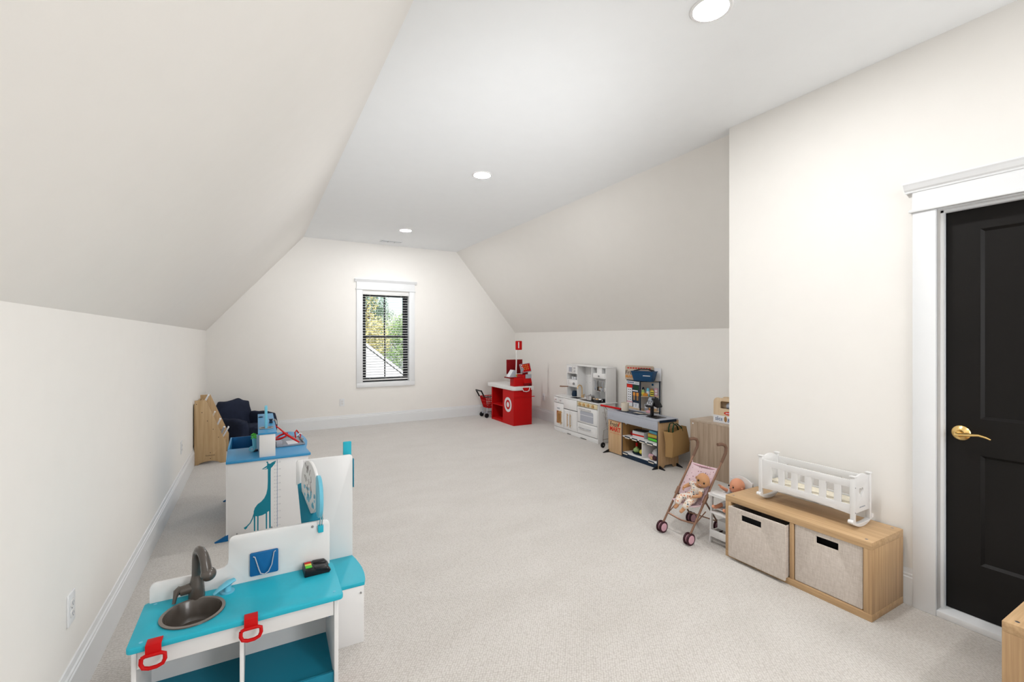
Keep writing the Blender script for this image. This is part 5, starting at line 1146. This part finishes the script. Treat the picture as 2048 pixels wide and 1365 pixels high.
mx = nt.nodes.new('ShaderNodeMix'); mx.data_type = 'RGBA'; mx.inputs[6].default_value = (.74, .66, .58, 1); nt.links.new(cr.outputs[0], mx.inputs[0]); nt.links.new(hs_.outputs[0], mx.inputs[7]); nt.links.new(mx.outputs[2], pb.inputs['Base Color'])
T = empty('baby_doll', (2.66, 2.17, .24), label='tan bald baby doll in spotted pyjamas lying in the pink doll stroller', cat='doll')
hip, ch_, nk, hc = (2.668, 2.180, .262), (2.690, 2.150, .325), (2.690, 2.125, .362), (2.684, 2.098, .398)
aL, eL, pL = (2.690, 2.190, .352), (2.662, 2.222, .330), (2.625, 2.215, .325)
aR, eR, pR = (2.672, 2.105, .328), (2.640, 2.085, .300), (2.600, 2.125, .292)
hL, kL, fL, tL = (2.650, 2.205, .258), (2.598, 2.222, .262), (2.566, 2.222, .200), (2.545, 2.228, .192)
hR, kR, fR, tR = (2.650, 2.150, .255), (2.590, 2.135, .258), (2.562, 2.168, .192), (2.540, 2.172, .180)
vs = [hip, ch_, nk, aL, eL, pL, aR, eR, pR, hL, kL, fL, tL, hR, kR, fR, tR]
es = [(0, 1), (1, 2), (1, 3), (3, 4), (4, 5), (1, 6), (6, 7), (7, 8), (0, 9), (9, 10), (10, 11), (11, 12), (0, 13), (13, 14), (14, 15), (15, 16)]
rs = [.030, .030, .016, .016, .013, .010, .016, .013, .010, .022, .018, .012, .012, .022, .018, .012, .012]
b = B(); join_meshes(b, skin_mesh(vs, es, rs)); b.ball(hc, (.043, .044, .050), 24, 16)
b.ball(Vector(hc)+Vector((-.018, .002, -.020)), (.026, .034, .022), 16, 12)
hand(b, pL, (-.6, -.3, -.3), (0, .5, .8), .0085); hand(b, pR, (-.5, .6, .1), (-.3, -.2, .9), .0085)
body = b.out('body', m_skin, T, smooth=True, angle=180)
face(T, body, hc, .0505, (-.93, -.36, -.02), (.39, -.22, .87), m_blk)
cvs = [hip, ch_, (2.690, 2.137, .343), aL, lp(Vector(aL), Vector(eL), .55), aR, lp(Vector(aR), Vector(eR), .55), hL, kL, lp(Vector(kL), Vector(fL), .82), hR, kR, lp(Vector(kR), Vector(fR), .82)]
ces = [(0, 1), (1, 2), (1, 3), (3, 4), (1, 5), (5, 6), (0, 7), (7, 8), (8, 9), (0, 10), (10, 11), (11, 12)]
skin('pyjamas', cvs, ces, [.036, .037, .026, .023, .021, .023, .021, .028, .025, .021, .028, .025, .021], m_pj, T)
pin(T)
# ================================================================ doll high chair
T = empty('doll_high_chair', (2.79, 1.965, 0), label='white wooden doll high chair between the stroller and the oak shelf', cat='doll high chair')
Kb = lambda n, m, x0, x1, y0, y1, z0, z1, bev=.002: B().box(x0, x1, y0, y1, z0, z1).out(n, m, T, bev=bev)
for y in (2.036, 1.882):
    B().prism([(2.672, 0), (2.690, 0), (2.708, .335), (2.690, .335)], 'xz', y-.006, y+.006).out('front_leg', m_white, T, bev=.001)
    B().prism([(2.900, 0), (2.918, 0), (2.912, .405), (2.895, .405)], 'xz', y-.006, y+.006).out('rear_leg', m_white, T, bev=.001)
    Kb('arm_rail', m_white, 2.69, 2.905, y-.006, y+.006, .300, .318)
    Kb('lower_rail', m_white, 2.685, 2.91, y-.006, y+.006, .055, .080)
    Kb('seat_rail', m_white, 2.70, 2.91, y-.006, y+.006, .222, .240)
bt = [(1.876, .300), (1.876, .395)] + [(1.882+.154*k/10, .402+.032*math.sin(math.pi*k/10)) for k in range(11)] + [(2.042, .395), (2.042, .300)]
plate('backrest', [bt], 'yz', 2.894, 2.906, m_white, T, bev=.002)
Kb('seat', m_white, 2.70, 2.90, 1.890, 2.028, .228, .236); Kb('footrest', m_white, 2.662, 2.730, 1.888, 2.030, .205, .214)
plate('tray', [rrect(2.655, 2.760, 1.870, 2.048, [.004, .004, .004, .025])], 'xy', .322, .334, m_white, T, bev=.002)
Kb('tray_lip', m_white, 2.655, 2.661, 1.875, 2.02, .334, .342)
Kb('front_stretcher', m_white, 2.668, 2.680, 1.888, 2.030, .045, .092); Kb('basket', m_whitep, 2.74, 2.90, 1.890, 2.028, .082, .140)
pin(T)
T = empty('seated_doll', (2.82, 1.96, .24), label='bald pink baby doll sitting in the white doll high chair', cat='doll')
hip, ch_, nk, hc = (2.845, 1.958, .262), (2.852, 1.956, .305), (2.852, 1.955, .328), (2.845, 1.952, .374)
aL, eL, pL = (2.842, 1.990, .318), (2.790, 2.012, .348), (2.748, 2.012, .372)
aR, eR, pR = (2.842, 1.922, .318), (2.800, 1.905, .350), (2.770, 1.910, .352)
hL, kL, fL, tL = (2.82, 1.985, .252), (2.745, 1.998, .252), (2.690, 2.008, .240), (2.668, 2.012, .254)
hR, kR, fR, tR = (2.82, 1.93, .252), (2.745, 1.922, .252), (2.690, 1.928, .238), (2.668, 1.93, .252)
vs = [hip, ch_, nk, aL, eL, pL, aR, eR, pR, hL, kL, fL, tL, hR, kR, fR, tR]
es = [(0, 1), (1, 2), (1, 3), (3, 4), (4, 5), (1, 6), (6, 7), (7, 8), (0, 9), (9, 10), (10, 11), (11, 12), (0, 13), (13, 14), (14, 15), (15, 16)]
b = B(); join_meshes(b, skin_mesh(vs, es, [.028, .027, .018, .015, .012, .010, .015, .012, .010, .018, .015, .012, .012, .018, .015, .012, .012])); b.ball(hc, (.052, .046, .053), 24, 16)
b.ball(Vector(hc)+Vector((-.022, .004, -.020)), (.028, .034, .024), 16, 12)
hand(b, pL, (-.5, .2, .8), (0, .9, -.2), .0095); hand(b, pR, (-.8, 0, .3), (0, 1, 0), .0095)
body = b.out('body', m_skin2, T, smooth=True, angle=180)
face(T, body, hc, .056, (-.9, .32, 0), (0, 0, 1), m_blk)
ces = [(0, 1), (1, 2), (1, 3), (3, 4), (1, 5), (5, 6), (0, 7), (7, 8), (0, 9), (9, 10)]
skin('romper', [hip, ch_, (2.852, 1.956, .322), aL, lp(Vector(aL), Vector(eL), .7), aR, lp(Vector(aR), Vector(eR), .7), hL, lp(Vector(kL), Vector(fL), .2), hR, lp(Vector(kR), Vector(fR), .2)], ces,
     [.033, .033, .026, .021, .019, .021, .019, .024, .021, .024, .021], m_paper, T)
pin(T)
